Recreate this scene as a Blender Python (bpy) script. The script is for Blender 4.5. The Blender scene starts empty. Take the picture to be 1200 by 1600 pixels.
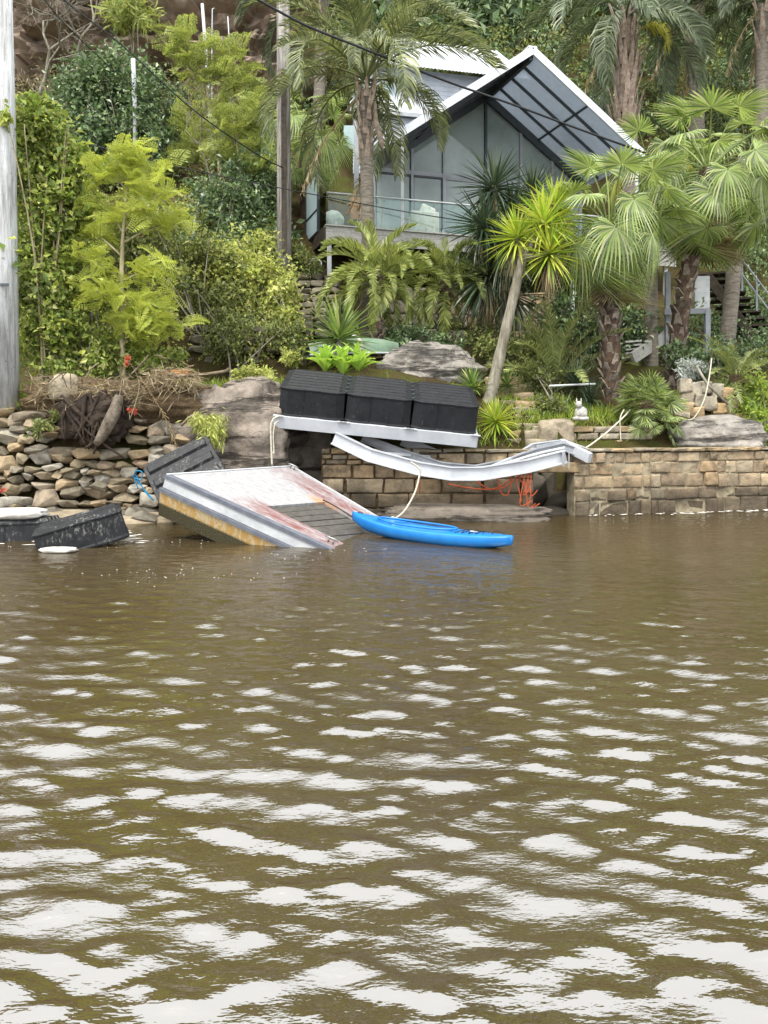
import bpy, bmesh, math, random
import numpy as np
from mathutils import Vector, Matrix, Euler, noise

rng = random.Random(11)
nr = np.random.default_rng(11)
R = math.radians
scene = bpy.context.scene

# ------------------------------------------------------------------ camera, sky, sun, exposure
F, H, HZ = 1250.0, 1.8, 660.0          # focal length in photo pixels, eye height, horizon row
cam_d = bpy.data.cameras.new('camera')
cam = bpy.data.objects.new('camera', cam_d)
scene.collection.objects.link(cam)
cam.location = (0, 0, H)
cam.rotation_euler = (R(90), 0, 0)
cam_d.sensor_fit = 'VERTICAL'
cam_d.sensor_height = 36.0
cam_d.lens = F / 1600 * 36.0
cam_d.shift_y = -(800 - HZ) / 1600
cam_d.clip_start = 0.05
cam_d.clip_end = 600
scene.camera = cam

SUN_EL, SUN_AZ = 58, 205               # high soft sun behind the clouds, over the viewer's left shoulder
world = bpy.data.worlds.new('World')
scene.world = world
world.use_nodes = True
wn, wl = world.node_tree.nodes, world.node_tree.links
wn.clear()
w_out = wn.new('ShaderNodeOutputWorld')
w_bg = wn.new('ShaderNodeBackground')
w_sky = wn.new('ShaderNodeTexSky')
w_sky.sky_type = 'NISHITA'
w_sky.sun_disc = False
w_sky.sun_elevation = R(SUN_EL)
w_sky.sun_rotation = R(SUN_AZ)
w_sky.dust_density = 4.0
w_hs = wn.new('ShaderNodeHueSaturation')
w_hs.inputs['Saturation'].default_value = 0.25
w_mix = wn.new('ShaderNodeMix')
w_mix.data_type = 'RGBA'
w_mix.inputs[0].default_value = 0.8
w_mix.inputs[7].default_value = (7.6, 7.9, 8.2, 1)      # even cloud cover
wl.new(w_sky.outputs[0], w_hs.inputs['Color'])
wl.new(w_hs.outputs[0], w_mix.inputs[6])
wl.new(w_mix.outputs[2], w_bg.inputs[0])
w_bg.inputs[1].default_value = 0.15
wl.new(w_bg.outputs[0], w_out.inputs[0])

sun_d = bpy.data.lights.new('sun', 'SUN')
sun_d.energy = 1.5
sun_d.angle = R(14)
sun_d.color = (1.0, 0.95, 0.86)
sun = bpy.data.objects.new('sun', sun_d)
scene.collection.objects.link(sun)
# sky sun_rotation turns clockwise from +Y
sd = Vector((math.sin(R(SUN_AZ)) * math.cos(R(SUN_EL)), math.cos(R(SUN_AZ)) * math.cos(R(SUN_EL)), math.sin(R(SUN_EL))))
sun.rotation_euler = sd.to_track_quat('Z', 'Y').to_euler()
sun.location = sd * 80

scene.view_settings.view_transform = 'Standard'
scene.view_settings.look = 'None'
scene.view_settings.exposure = 1.47
scene.view_settings.gamma = 1.0
scene.view_settings.use_curve_mapping = False
scene.render.engine = 'CYCLES'
cy = scene.cycles
cy.max_bounces = 9
cy.diffuse_bounces = 5
cy.glossy_bounces = 3
cy.transmission_bounces = 4
cy.transparent_max_bounces = 8
cy.caustics_reflective = False
cy.caustics_refractive = False
cy.use_denoising = True
cy.sample_clamp_indirect = 6.0

# ------------------------------------------------------------------ helpers
COL = scene.collection
OFF = {}                                # world offset of a thing, so that its parts can be written in world space


def P(px, py, Y):
    return Vector(((px - 600) / F * Y, Y, H - (py - HZ) / F * Y))


def C(hexs, k=1.0):
    v = [int(hexs[i:i + 2], 16) / 255 for i in (0, 2, 4)]
    return tuple(k * (c / 12.92 if c <= .04045 else ((c + .055) / 1.055) ** 2.4) for c in v) + (1.0,)


def tag(o, label=None, cat=None, group=None, kind=None):
    if label: o['label'] = label
    if cat: o['category'] = cat
    if group: o['group'] = group
    if kind: o['kind'] = kind
    return o


def thing(name, label, cat, loc=(0, 0, 0), group=None, rz=0.0):
    o = bpy.data.objects.new(name, None)
    COL.objects.link(o)
    o.location = loc
    o.rotation_euler = (0, 0, rz)
    o.empty_display_size = 0.2
    OFF[o.name] = Vector(loc)
    return tag(o, label, cat, group)


def link(name, me, parent=None, loc=None, rot=None, scale=None):
    o = bpy.data.objects.new(name, me)
    COL.objects.link(o)
    if parent is not None:
        o.parent = parent
        OFF[o.name] = OFF.get(parent.name, Vector((0, 0, 0)))
    if loc is not None: o.location = loc
    if rot is not None: o.rotation_euler = rot
    if scale is not None: o.scale = scale
    return o


def mesh_np(name, V, Fq, mat, smooth=False):
    """V (n,3) array, Fq (m,k) array of faces with k corners each, or a list of such arrays"""
    me = bpy.data.meshes.new(name)
    if not isinstance(Fq, (list, tuple)): Fq = [Fq]
    Fq = [np.asarray(f, dtype=np.int32) for f in Fq if len(f)]
    V = np.asarray(V, dtype=np.float32)
    nl = sum(f.size for f in Fq)
    nf = sum(len(f) for f in Fq)
    me.vertices.add(len(V))
    me.vertices.foreach_set('co', V.ravel())
    me.loops.add(nl)
    me.loops.foreach_set('vertex_index', np.concatenate([f.ravel() for f in Fq]))
    me.polygons.add(nf)
    tot = np.concatenate([np.full(len(f), f.shape[1], dtype=np.int32) for f in Fq])
    st = np.concatenate([[0], np.cumsum(tot)[:-1]]).astype(np.int32)
    me.polygons.foreach_set('loop_start', st)
    me.polygons.foreach_set('loop_total', tot)
    me.polygons.foreach_set('use_smooth', np.full(nf, smooth, dtype=bool))
    me.update(calc_edges=True)
    if mat is not None: me.materials.append(mat)
    return me


class MB:
    """collects shapes, builds ONE mesh object"""
    def __init__(s):
        s.v = []; s.f = []

    def add(s, vs, fs):
        b = len(s.v)
        s.v += [tuple(v) for v in vs]
        s.f += [tuple(i + b for i in f) for f in fs]
        return s

    def hexa(s, p):                     # 8 corners: bottom 4 (ccw), top 4
        return s.add(p, [(3, 2, 1, 0), (4, 5, 6, 7), (0, 1, 5, 4), (1, 2, 6, 5), (2, 3, 7, 6), (3, 0, 4, 7)])

    def box(s, c, size, M=None):
        x, y, z = [d / 2 for d in size]
        ps = [Vector(q) for q in ((-x, -y, -z), (x, -y, -z), (x, y, -z), (-x, y, -z), (-x, -y, z), (x, -y, z), (x, y, z), (-x, y, z))]
        if M is not None: ps = [M @ q for q in ps]
        return s.hexa([q + Vector(c) for q in ps])

    def bar(s, a, b, w, h, up=(0, 0, 1)):
        a, b = Vector(a), Vector(b)
        d = (b - a).normalized()
        side = d.cross(Vector(up))
        if side.length < 1e-4: side = d.cross(Vector((1, 0, 0)))
        side.normalize()
        u = side.cross(d).normalized()
        q = []
        for p in (a, b):
            for sx, sz in ((-1, -1), (1, -1), (1, 1), (-1, 1)):
                q.append(p + side * sx * w / 2 + u * sz * h / 2)
        return s.add(q, [(0, 1, 2, 3), (7, 6, 5, 4), (0, 4, 5, 1), (1, 5, 6, 2), (2, 6, 7, 3), (3, 7, 4, 0)])

    def tube(s, pts, rad, n=6, cap=True):
        pts = [Vector(p) for p in pts]
        if not hasattr(rad, '__len__'): rad = [rad] * len(pts)
        b = len(s.v)
        ref = None
        for i, p in enumerate(pts):
            d = (pts[min(i + 1, len(pts) - 1)] - pts[max(i - 1, 0)]).normalized()
            if ref is None:
                ref = d.orthogonal().normalized()
            ref = (ref - d * ref.dot(d)).normalized()
            q = d.cross(ref)
            for k in range(n):
                a = 2 * math.pi * k / n
                s.v.append(tuple(p + (ref * math.cos(a) + q * math.sin(a)) * rad[i]))
        for i in range(len(pts) - 1):
            for k in range(n):
                k2 = (k + 1) % n
                s.f.append((b + i * n + k, b + i * n + k2, b + (i + 1) * n + k2, b + (i + 1) * n + k))
        if cap:
            s.f.append(tuple(b + k for k in range(n))[::-1])
            s.f.append(tuple(b + (len(pts) - 1) * n + k for k in range(n)))
        return s

    def mesh(s, name, mat, smooth=False, off=None):
        me = bpy.data.meshes.new(name)
        vs = s.v if off is None else [(v[0] - off[0], v[1] - off[1], v[2] - off[2]) for v in s.v]
        me.from_pydata(vs, [], s.f)
        if mat is not None: me.materials.append(mat)
        if smooth: me.polygons.foreach_set('use_smooth', [True] * len(me.polygons))
        me.update()
        return me

    def build(s, name, mat, parent=None, smooth=False):
        off = OFF.get(parent.name) if parent is not None else None
        return link(name, s.mesh(name, mat, smooth, off), parent)


def bevel(o, w=0.01, seg=1):
    m = o.modifiers.new('bevel', 'BEVEL')
    m.width = w; m.segments = seg; m.limit_method = 'ANGLE'
    return o


# ------------------------------------------------------------------ materials
class NT:
    def __init__(s, name):
        s.m = bpy.data.materials.new(name)
        s.m.use_nodes = True
        s.t = s.m.node_tree
        s.n = s.t.nodes
        s.l = s.t.links
        s.n.clear()
        s.out = s.n.new('ShaderNodeOutputMaterial')

    def node(s, ty, **kw):
        x = s.n.new(ty)
        for k, v in kw.items(): setattr(x, k, v)
        return x

    def noise(s, scale, detail=4, rough=.6, vec=None, stretch=None):
        x = s.n.new('ShaderNodeTexNoise')
        x.inputs['Scale'].default_value = scale
        x.inputs['Detail'].default_value = detail
        x.inputs['Roughness'].default_value = rough
        if vec is None:
            vec = s.geo_pos()
        if stretch is not None:
            mp = s.n.new('ShaderNodeMapping')
            mp.inputs['Scale'].default_value = stretch
            s.l.new(vec, mp.inputs[0])
            vec = mp.outputs[0]
        s.l.new(vec, x.inputs['Vector'])
        return x.outputs['Fac']

    def geo_pos(s):
        if not hasattr(s, '_g'): s._g = s.n.new('ShaderNodeNewGeometry')
        return s._g.outputs['Position']

    def island(s):
        s.geo_pos()
        return s._g.outputs['Random Per Island']

    def objrand(s):
        return s.n.new('ShaderNodeObjectInfo').outputs['Random']

    def objco(s):
        return s.n.new('ShaderNodeTexCoord').outputs['Object']

    def ramp(s, fac, stops):
        x = s.n.new('ShaderNodeValToRGB')
        e = x.color_ramp.elements
        while len(e) < len(stops): e.new(0.5)
        for i, (p, c) in enumerate(stops):
            e[i].position = p
            e[i].color = c if hasattr(c, '__len__') else (c, c, c, 1)
        s.l.new(fac, x.inputs[0])
        return x.outputs[0]

    def mix(s, fac, a, b, blend='MIX'):
        x = s.n.new('ShaderNodeMix')
        x.data_type = 'RGBA'
        x.blend_type = blend
        for sock, v in ((x.inputs[0], fac), (x.inputs[6], a), (x.inputs[7], b)):
            if isinstance(v, bpy.types.NodeSocket): s.l.new(v, sock)
            else: sock.default_value = v
        return x.outputs[2]

    def math(s, op, a, b=0.0, c=0.0):
        x = s.n.new('ShaderNodeMath')
        x.operation = op
        for i, v in enumerate((a, b, c)):
            if isinstance(v, bpy.types.NodeSocket): s.l.new(v, x.inputs[i])
            else: x.inputs[i].default_value = v
        return x.outputs[0]

    def sep(s, v):
        x = s.n.new('ShaderNodeSeparateXYZ')
        s.l.new(v, x.inputs[0])
        return x.outputs

    def bump(s, h, strength=.4, dist=.02, normal=None):
        x = s.n.new('ShaderNodeBump')
        x.inputs['Strength'].default_value = strength
        x.inputs['Distance'].default_value = dist
        s.l.new(h, x.inputs['Height'])
        if normal is not None: s.l.new(normal, x.inputs['Normal'])
        return x.outputs[0]

    def bsdf(s, col, rough=.7, spec=.3, normal=None, metal=0.0):
        x = s.n.new('ShaderNodeBsdfPrincipled')
        for nm, v in (('Base Color', col), ('Roughness', rough), ('Specular IOR Level', spec), ('Metallic', metal)):
            if isinstance(v, bpy.types.NodeSocket): s.l.new(v, x.inputs[nm])
            else: x.inputs[nm].default_value = v
        if normal is not None: s.l.new(normal, x.inputs['Normal'])
        return x.outputs[0]

    def done(s, sh):
        s.l.new(sh, s.out.inputs[0])
        return s.m


def mat_plain(name, c1, c2=None, rough=.6, spec=.35, nscale=6, bump=.25, bscale=40, metal=0.0, dist=.01, objr=0.0):
    t = NT(name)
    c2 = c2 or tuple(x * .6 for x in c1[:3]) + (1,)
    n = t.noise(nscale, 5, .65)
    col = t.mix(t.ramp(n, [(.35, 0.0), (.7, 1.0)]), c1, c2)
    if objr:
        col = t.mix(1.0, col, t.ramp(t.objrand(), [(0, 1 - objr), (1, 1.0)]), 'MULTIPLY')
    nm = t.bump(t.noise(bscale, 4), bump, dist) if bump else None
    return t.done(t.bsdf(col, rough, spec, nm, metal))


def mat_leaf(name, stops, trans=.35, rough=.5, spec=.3, big=.35):
    """colour varies leaf by leaf and, more slowly, through the plant"""
    t = NT(name)
    lift = lambda c: tuple(min(.62, x * 1.7 + .01) for x in c[:3]) + (1,)
    col = t.ramp(t.island(), [(p, lift(c)) for p, c in stops])
    v = t.ramp(t.noise(1.7, 2), [(.3, 1 - big), (.7, 1.0)])
    col = t.mix(1.0, col, v, 'MULTIPLY')
    a = t.bsdf(col, rough, spec)
    tr = t.node('ShaderNodeBsdfTranslucent')
    t.l.new(t.mix(1.0, col, (1.0, 1.0, .72, 1), 'MULTIPLY'), tr.inputs[0])
    mx = t.node('ShaderNodeMixShader')
    mx.inputs[0].default_value = trans
    t.l.new(a, mx.inputs[1]); t.l.new(tr.outputs[0], mx.inputs[2])
    return t.done(mx.outputs[0])


def mat_stone(name, cols, tide=None, wet=.55, nscale=5, bump=.6, bscale=18, lichen=True, strata=False):
    """each stone its own tone (object random), grain, pits; below the tide line the stone is stained dark"""
    t = NT(name)
    k = len(cols)
    col = t.ramp(t.objrand(), [(i / max(k - 1, 1), c) for i, c in enumerate(cols)])
    n = t.noise(nscale, 6, .7)
    col = t.mix(1.0, col, t.ramp(n, [(.25, .42), (.52, .95), (.75, 1.3)]), 'MULTIPLY')
    n2 = t.noise(nscale * .35, 5, .7)
    if lichen:
        col = t.mix(t.ramp(t.noise(nscale * 2.2, 6, .75), [(.6, 0.0), (.72, .55)]), col, C('c9c3b0', .7))
        col = t.mix(t.ramp(n2, [(.54, 0.0), (.66, .65)]), col, C('3d362a', .7))
    if tide is not None:
        z = t.sep(t.geo_pos())[2]
        zz = t.math('ADD', z, t.math('MULTIPLY', t.math('SUBTRACT', n2, .5), .9))
        f = t.ramp(t.math('DIVIDE', zz, tide * 2), [(.28, wet), (.62, 0.0)])
        col = t.mix(f, col, C('3a342a', .55))
    h = t.math('ADD', t.math('MULTIPLY', t.noise(bscale, 6, .7), .6), t.noise(nscale * 1.2, 3))
    if strata:
        sn = t.noise(1.3, 6, .75, None, (.45, .45, 4.5))
        col = t.mix(1.0, col, t.ramp(sn, [(.36, .35), (.44, .9), (.6, 1.05), (.7, .7)]), 'MULTIPLY')
        h = t.math('ADD', h, t.math('MULTIPLY', t.ramp(sn, [(.38, 0.0), (.46, 1.0)]), 1.4))
    return t.done(t.bsdf(col, .75, .3, t.bump(h, bump, .05)))


M = {}
M['sandstone'] = mat_stone('sandstone block', [C('ab9676', .9), C('938068', .85), C('b5a182', .9), C('85776', .8) if 0 else C('857763', .8), C('a68c6a', .9), C('a0927b', .9)], tide=.55, wet=.75)
M['rubble'] = mat_stone('rubble stone', [C('8a806f', .9), C('a89270', .9), C('756c5e', .9), C('b8b2a4', .8), C('94856a', .9), C('6b6353', .9), C('a09988', .85), C('8f7860', .85)], tide=.3)
M['terrace'] = mat_stone('terrace stone', [C('9a8a70'), C('b59a70', .9), C('8a7d68'), C('a89f8d', .9), C('7a6d59')])
M['boulder'] = mat_stone('boulder rock', [C('92867a', .85), C('82776b', .85)], tide=.3, nscale=2.6, bump=1.0, bscale=11, strata=True)
M['boulder_grey'] = mat_stone('grey boulder', [C('85807a', .85), C('9a938a', .8)], nscale=3.2, bump=1.0, bscale=12, strata=True)
M['dark_rock'] = mat_stone('dark tidal rock', [C('6f675a', .7), C('5a5348', .7)], tide=.25, wet=.6, nscale=3)
M['cliff'] = mat_stone('cliff rock', [C('a08c7a', .9), C('8d8479', .9)], nscale=.9, bump=1.0, bscale=4)
M['earth'] = mat_plain('eroded earth', C('6d5c46', .85), C('3a2f22', .85), .95, .1, 5, 1.0, 14, dist=.05)
M['mortar'] = mat_plain('pale mortar', C('b8ab90', .65), C('6f654f', .65), .9, .1, 4, .4, 30)
M['concrete'] = mat_plain('weathered concrete', C('b39c78', .75), C('6f6350', .7), .85, .2, 5, .5, 25)


def soil():
    t = NT('hillside soil')
    n = t.noise(.8, 6, .7)
    col = t.ramp(n, [(.3, C('2c2519')), (.48, C('4b4029')), (.6, C('45491f')), (.75, C('5e5a38'))])
    return t.done(t.bsdf(col, .95, .1, t.bump(t.noise(5, 6, .7), .9, .2)))


M['soil'] = soil()
M['white_metal'] = mat_plain('painted aluminium', C('cfd2d6', .7), C('babdc2', .7), .42, .45, 3, .08, 30)
M['white_metal2'] = mat_plain('dull aluminium', C('aeb2b8', .65), C('8f9398', .65), .45, .45, 5, .1, 30)
M['white_paint'] = mat_plain('white paint', C('d8dadb', .68), C('b9bcbd', .68), .5, .4, 4, .1, 40)
M['grey_strip'] = mat_plain('grey rubber strip', C('6d7078', .8), C('545760', .8), .6, .3, 8, .2, 40)
M['dark_frame'] = mat_plain('charcoal frame', C('3c4144'), C('2c3033'), .5, .35, 6, .1, 40)
M['dark_timber'] = mat_plain('dark timber', C('4a4238'), C('2d2820'), .8, .2, 9, .4, 30)
M['grey_board'] = mat_plain('weathered board', C('bcbab3', .85), C('9a9890', .85), .75, .25, 14, .4, 30, objr=.15)
M['rope_white'] = mat_plain('white rope', C('d3cdbd', .85), C('a49c88', .8), .9, .1, 40, .6, 120)
M['rope_orange'] = mat_plain('orange rope', C('c4603c', .8), C('a84c30', .7), .85, .15, 30, .4, 120)
M['rope_blue'] = mat_plain('blue rope', C('2f86ad', .8), C('256a8c', .8), .85, .15, 30, .4, 120)
M['wire'] = mat_plain('black cable', C('1c1d1f'), C('141516'), .6, .3, 10, 0)
M['steel'] = mat_plain('tarnished steel', C('9a9a98', .8), C('6b6964'), .35, .5, 20, .1, 60, metal=.6)
M['foam'] = mat_plain('white foam block', C('dcd9d2', .85), C('b5afa2', .8), .9, .1, 9, .5, 40)


def black_plastic(name, scuff):
    t = NT(name)
    n = t.noise(5, 6, .75)
    base = t.mix(t.ramp(n, [(.35, 0.0), (.7, 1.0)]), C('111214'), C('232427'))
    sc = t.ramp(t.noise(22, 6, .8, stretch=(1, 1, .45)), [(.60 - scuff, 0.0), (.68 - scuff, .85)])
    big = t.ramp(t.noise(1.9, 4, .7), [(.45, 0.0), (.62, 1.0)])
    sc = t.math('MULTIPLY', sc, big)
    col = t.mix(sc, base, C('8a8984', .8))
    rg = t.ramp(n, [(.3, .38), (.7, .62)])
    return t.done(t.bsdf(col, rg, .22, t.bump(t.noise(14, 5), .25, .01)))


M['tank'] = black_plastic('black float plastic', .0)
M['tank_scuffed'] = black_plastic('scuffed black float plastic', .07)


def pontoon_deck():
    t = NT('stained white pontoon deck')
    o = t.node('ShaderNodeUVMap').outputs[0]            # u along the length, v across
    u, v, _ = t.sep(o)
    n = t.noise(3.2, 7, .75, o, (1.0, 4.5, 1))
    n2 = t.noise(16, 6, .8, o, (1.0, 3.5, 1))
    col = t.mix(t.ramp(n2, [(.40, 0.0), (.66, .85)]), C('d4d2d2', .56), C('8f8a88', .5))
    # red paint wearing through on the two arms
    arm1 = t.math('MULTIPLY', t.ramp(v, [(.01, 0.0), (.07, 1.0), (.21, 1.0), (.27, 0.0)]), t.ramp(u, [(.3, 0.0), (.48, 1.0)]))
    arm2 = t.math('MULTIPLY', t.ramp(v, [(.72, 0.0), (.82, 1.0), (.93, 1.0), (.98, .5)]), t.ramp(u, [(.02, .35), (.3, 1.0)]))
    f = t.math('MAXIMUM', arm1, arm2)
    f = t.math('MULTIPLY', f, t.ramp(t.math('ADD', t.math('MULTIPLY', n, .65), t.math('MULTIPLY', n2, .35)), [(.40, .06), (.56, .95)]))
    col = t.mix(f, col, C('7a4640', .8))
    # rust run near the inner corner
    du = t.math('SUBTRACT', u, .47); dv = t.math('SUBTRACT', v, .72)
    dd = t.math('ADD', t.math('MULTIPLY', t.math('MULTIPLY', du, du), 60.0), t.math('MULTIPLY', t.math('MULTIPLY', dv, dv), 160.0))
    rf = t.math('MULTIPLY', t.ramp(dd, [(.0, 1.0), (.9, 0.0)]), t.ramp(n2, [(.35, .3), (.6, 1.0)]))
    col = t.mix(rf, col, C('b9772c', .9))
    return t.done(t.bsdf(col, .55, .35, t.bump(n2, .2, .01)))


def pontoon_hull():
    t = NT('rust stained hull side')
    o = t.node('ShaderNodeUVMap').outputs[0]
    u, v, _ = t.sep(o)
    n = t.noise(7, 6, .75, o, (1.0, .25, 1))
    n2 = t.noise(26, 6, .8, o)
    col = t.ramp(n, [(.3, C('cdb27c', .8)), (.45, C('c2954c', .8)), (.58, C('d8cba8', .75)), (.66, C('c69a50', .8)), (.78, C('8f5526', .8))])
    alg = t.ramp(t.math('ADD', v, t.math('MULTIPLY', t.math('SUBTRACT', n2, .5), .35)), [(.5, 1.0), (.58, 0.0)])
    dark = t.ramp(n2, [(.35, C('16130e')), (.55, C('3f3a22')), (.66, C('8a8467')), (.75, C('2a251a'))])
    col = t.mix(alg, col, dark)
    return t.done(t.bsdf(col, .6, .35, t.bump(n2, .5, .02)))


M['p_deck'] = pontoon_deck()
M['p_hull'] = pontoon_hull()


def slat_mat():
    t = NT('wet slat board')
    n = t.noise(9, 6, .75, None, (1, 1, 1))
    col = t.mix(t.ramp(n, [(.35, 0.0), (.65, 1.0)]), C('3b3834'), C('5f5b53', .9))
    sp = t.ramp(t.noise(42, 5, .8), [(.66, 0.0), (.70, .9)])
    col = t.mix(sp, col, C('c9c6be', .9))
    return t.done(t.bsdf(col, .45, .45, t.bump(n, .4, .02)))


M['slat'] = slat_mat()


def kayak_mat():
    t = NT('blue kayak plastic')
    n = t.noise(3, 5, .7)
    col = t.mix(t.ramp(n, [(.35, 0.0), (.7, 1.0)]), C('1a80cc', .78), C('0f6cb8', .78))
    return t.done(t.bsdf(col, .34, .45, t.bump(t.noise(30, 3), .06, .01)))


M['kayak'] = kayak_mat()


def glass_mat(name, tint, refl, rough=.02, sky_sheen=0.0):
    t = NT(name)
    fr = t.node('ShaderNodeFresnel'); fr.inputs[0].default_value = refl
    tr = t.node('ShaderNodeBsdfTransparent'); tr.inputs[0].default_value = tint
    gl = t.node('ShaderNodeBsdfGlossy'); gl.inputs['Roughness'].default_value = rough
    gl.inputs[0].default_value = (.9, .95, .95, 1)
    mx = t.node('ShaderNodeMixShader')
    t.l.new(fr.outputs[0], mx.inputs[0]); t.l.new(tr.outputs[0], mx.inputs[1]); t.l.new(gl.outputs[0], mx.inputs[2])
    if sky_sheen:  # pale diffuse layer paints the reflected cloudy sky into the pane colour
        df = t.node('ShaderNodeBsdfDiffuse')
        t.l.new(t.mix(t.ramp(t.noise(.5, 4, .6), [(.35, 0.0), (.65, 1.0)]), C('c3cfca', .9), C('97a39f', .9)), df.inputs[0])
        m2 = t.node('ShaderNodeMixShader'); m2.inputs[0].default_value = sky_sheen
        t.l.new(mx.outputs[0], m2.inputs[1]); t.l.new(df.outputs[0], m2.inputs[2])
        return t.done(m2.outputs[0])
    return t.done(mx.outputs[0])


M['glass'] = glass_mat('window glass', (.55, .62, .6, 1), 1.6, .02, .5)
M['glass_rail'] = glass_mat('balustrade glass', (.86, .93, .91, 1), 1.35)
M['polycarb'] = glass_mat('roof sheet', (.75, .8, .86, 1), 1.25, .2)
def sheet_mat():
    t = NT('translucent roof sheet')
    tl = t.node('ShaderNodeBsdfTranslucent'); tl.inputs[0].default_value = (.36, .39, .43, 1)
    tr = t.node('ShaderNodeBsdfTransparent'); tr.inputs[0].default_value = (.8, .85, .9, 1)
    gl = t.bsdf(C('8d949c', .8), .3, .5)
    n = t.noise(1.4, 5, .7)
    m1 = t.node('ShaderNodeMixShader'); t.l.new(t.ramp(n, [(.35, .15), (.7, .55)]), m1.inputs[0])
    t.l.new(tl.outputs[0], m1.inputs[1]); t.l.new(tr.outputs[0], m1.inputs[2])
    m2 = t.node('ShaderNodeMixShader'); m2.inputs[0].default_value = .25
    t.l.new(m1.outputs[0], m2.inputs[1]); t.l.new(gl, m2.inputs[2])
    return t.done(m2.outputs[0])


M['polycarb'] = sheet_mat()
M['screen_glass'] = mat_plain('frosted screen glass', C('b5c9cd', .8), C('a3b8bd', .8), .35, .5, 2, 0)


def pole_mat(name, c1, c2, stretch=(6, 6, .5)):
    t = NT(name)
    n = t.noise(2.2, 7, .75, None, stretch)
    n2 = t.noise(9, 5, .7)
    col = t.mix(t.ramp(n, [(.36, 0.0), (.62, 1.0)]), c1, c2)
    col = t.mix(t.ramp(n2, [(.62, 0.0), (.7, .7)]), col, tuple(x * .35 for x in c2[:3]) + (1,))
    return t.done(t.bsdf(col, .85, .2, t.bump(n, .5, .02)))


M['pole_white'] = pole_mat('pale weathered pole', C('d2d3d4', .8), C('93938f', .75))
M['pole_timber'] = pole_mat('grey timber pole', C('a09b96', .85), C('57524c', .85))
M['bark_palm'] = pole_mat('grey palm bark', C('8f877b', .85), C('5d554a', .85), (2, 2, 9))
M['bark_dark'] = pole_mat('fibrous bark', C('5c4a3c'), C('2c231c'), (4, 4, 3))
M['bark_grey'] = pole_mat('grey bark', C('a09a8c', .85), C('66604f', .85), (5, 5, .8))
M['bark_pale'] = pole_mat('pale stem bark', C('b3a98a', .85), C('7a6f50', .85), (5, 5, .8))
M['boot'] = mat_plain('cut palm leaf base', C('b0a494', .85), C('4d3c33'), .85, .15, 9, .5, 30, objr=.5)
M['sheath'] = mat_plain('dry palm sheath', C('c4b3a2', .85), C('84695a', .85), .8, .15, 8, .5, 30, objr=.45)
M['deadwood'] = mat_plain('dead wood', C('8d7f6a', .8), C('4a4032', .8), .9, .1, 6, .6, 25)
M['root'] = mat_plain('dark wet stump', C('3f342b'), C('1c1713'), .85, .2, 4, 1.0, 14, dist=.05)
M['stump_top'] = mat_plain('split stump wood', C('857a6b', .85), C('40372e'), .8, .2, 6, .8, 14, dist=.04)

G = lambda *a: [(i / max(len(a) - 1, 1), C(*x) if isinstance(x, tuple) else C(x)) for i, x in enumerate(a)]
M['lf_vine'] = mat_leaf('vine leaf', G('55682c', '77883c', '9ba650', '475828', 'b7bc68'), .4, .4)
M['lf_jac'] = mat_leaf('feathery lime leaf', G('7f9236', '9fac46', 'b6bc58', '84963a', 'c6c666'), .45, .6, .2, .22)
M['lf_jac2'] = mat_leaf('olive feathery leaf', G('5c6a34', '7a8444', '969a54', '56642f', 'a8a860'), .4, .6, .2, .3)
M['lf_dark'] = mat_leaf('dark glossy leaf', G('34452a', '475a36', '5e7246', '33432a', '8a9870'), .25, .35, .4)
M['lf_scrub'] = mat_leaf('hillside scrub leaf', G('3a4424', '525c2c', '6d7238', '3c4526', '898a52'), .3)
M['lf_dry'] = mat_leaf('dry scrub leaf', G('5a5138', '79694a', '8d8462', '514a33', 'a39c80'), .25)
M['lf_lime'] = mat_leaf('lime scrub leaf', G('76813a', '989d4c', 'b3b062', '5f6c34', 'ada060'), .4, .5, .25, .3)
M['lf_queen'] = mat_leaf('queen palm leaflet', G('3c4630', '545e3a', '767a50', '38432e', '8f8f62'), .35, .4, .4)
M['lf_shaded'] = mat_leaf('shaded palm leaflet', G('333d28', '47523a', '5f694c', '2d3726', '7a8063'), .3, .4, .35)  # darker copy of the queen palm leaflet, shade put into its colour
M['lf_fan'] = mat_leaf('fan palm leaf', G('47592c', '66783e', '8c985a', '3f512a', 'b0b380'), .4, .38, .45, .3)
M['lf_fan_yel'] = mat_leaf('yellowing fan leaf', G('948c30', 'ab9f40', '888034', 'b5aa54'), .4, .5)
M['lf_phoenix'] = mat_leaf('phoenix palm leaflet', G('515f30', '727f40', '969a54', '48562c', 'b3ae6a'), .35, .4, .35)
M['lf_yucca'] = mat_leaf('yucca leaf', G('42572c', '5d7438', '7e9147', '37482a', 'a3ad62'), .3, .35, .45)
M['lf_yucca_lime'] = mat_leaf('lime yucca leaf', G('6f8a26', '94a833', 'b7bd48', '5d7624', 'c9c45a'), .35, .35, .45, .2)
M['lf_yucca_dark'] = mat_leaf('dark yucca leaf', G('222e20', '2f3e28', '40503a', '1d281a', '5a6848'), .2, .35, .4)
M['lf_agave'] = mat_leaf('agave leaf', G('5f8a2c', '769c38', '8cab48', '557d2a'), .4, .3, .45, .15)
M['lf_cycad'] = mat_leaf('cycad leaflet', G('4a5730', '6b7442', '8a8f58', '414c2c'), .3, .4, .4)
M['lf_dead'] = mat_leaf('dead palm leaf', G('6d604a', '8a7c60', '57492f', 'a0947a'), .25, .8, .1)
M['lf_grass'] = mat_leaf('grass blade', G('55702a', '7a9036', '9aa848', '4a6026'), .4, .5)
M['lf_grey'] = mat_leaf('silver grey leaf', G('8a948c', 'a3aba2', '707a72'), .3, .6)
M['flower'] = mat_leaf('coral flower', G('d2503c', 'b93a30', 'e0705a'), .4, .5, .2)

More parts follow.
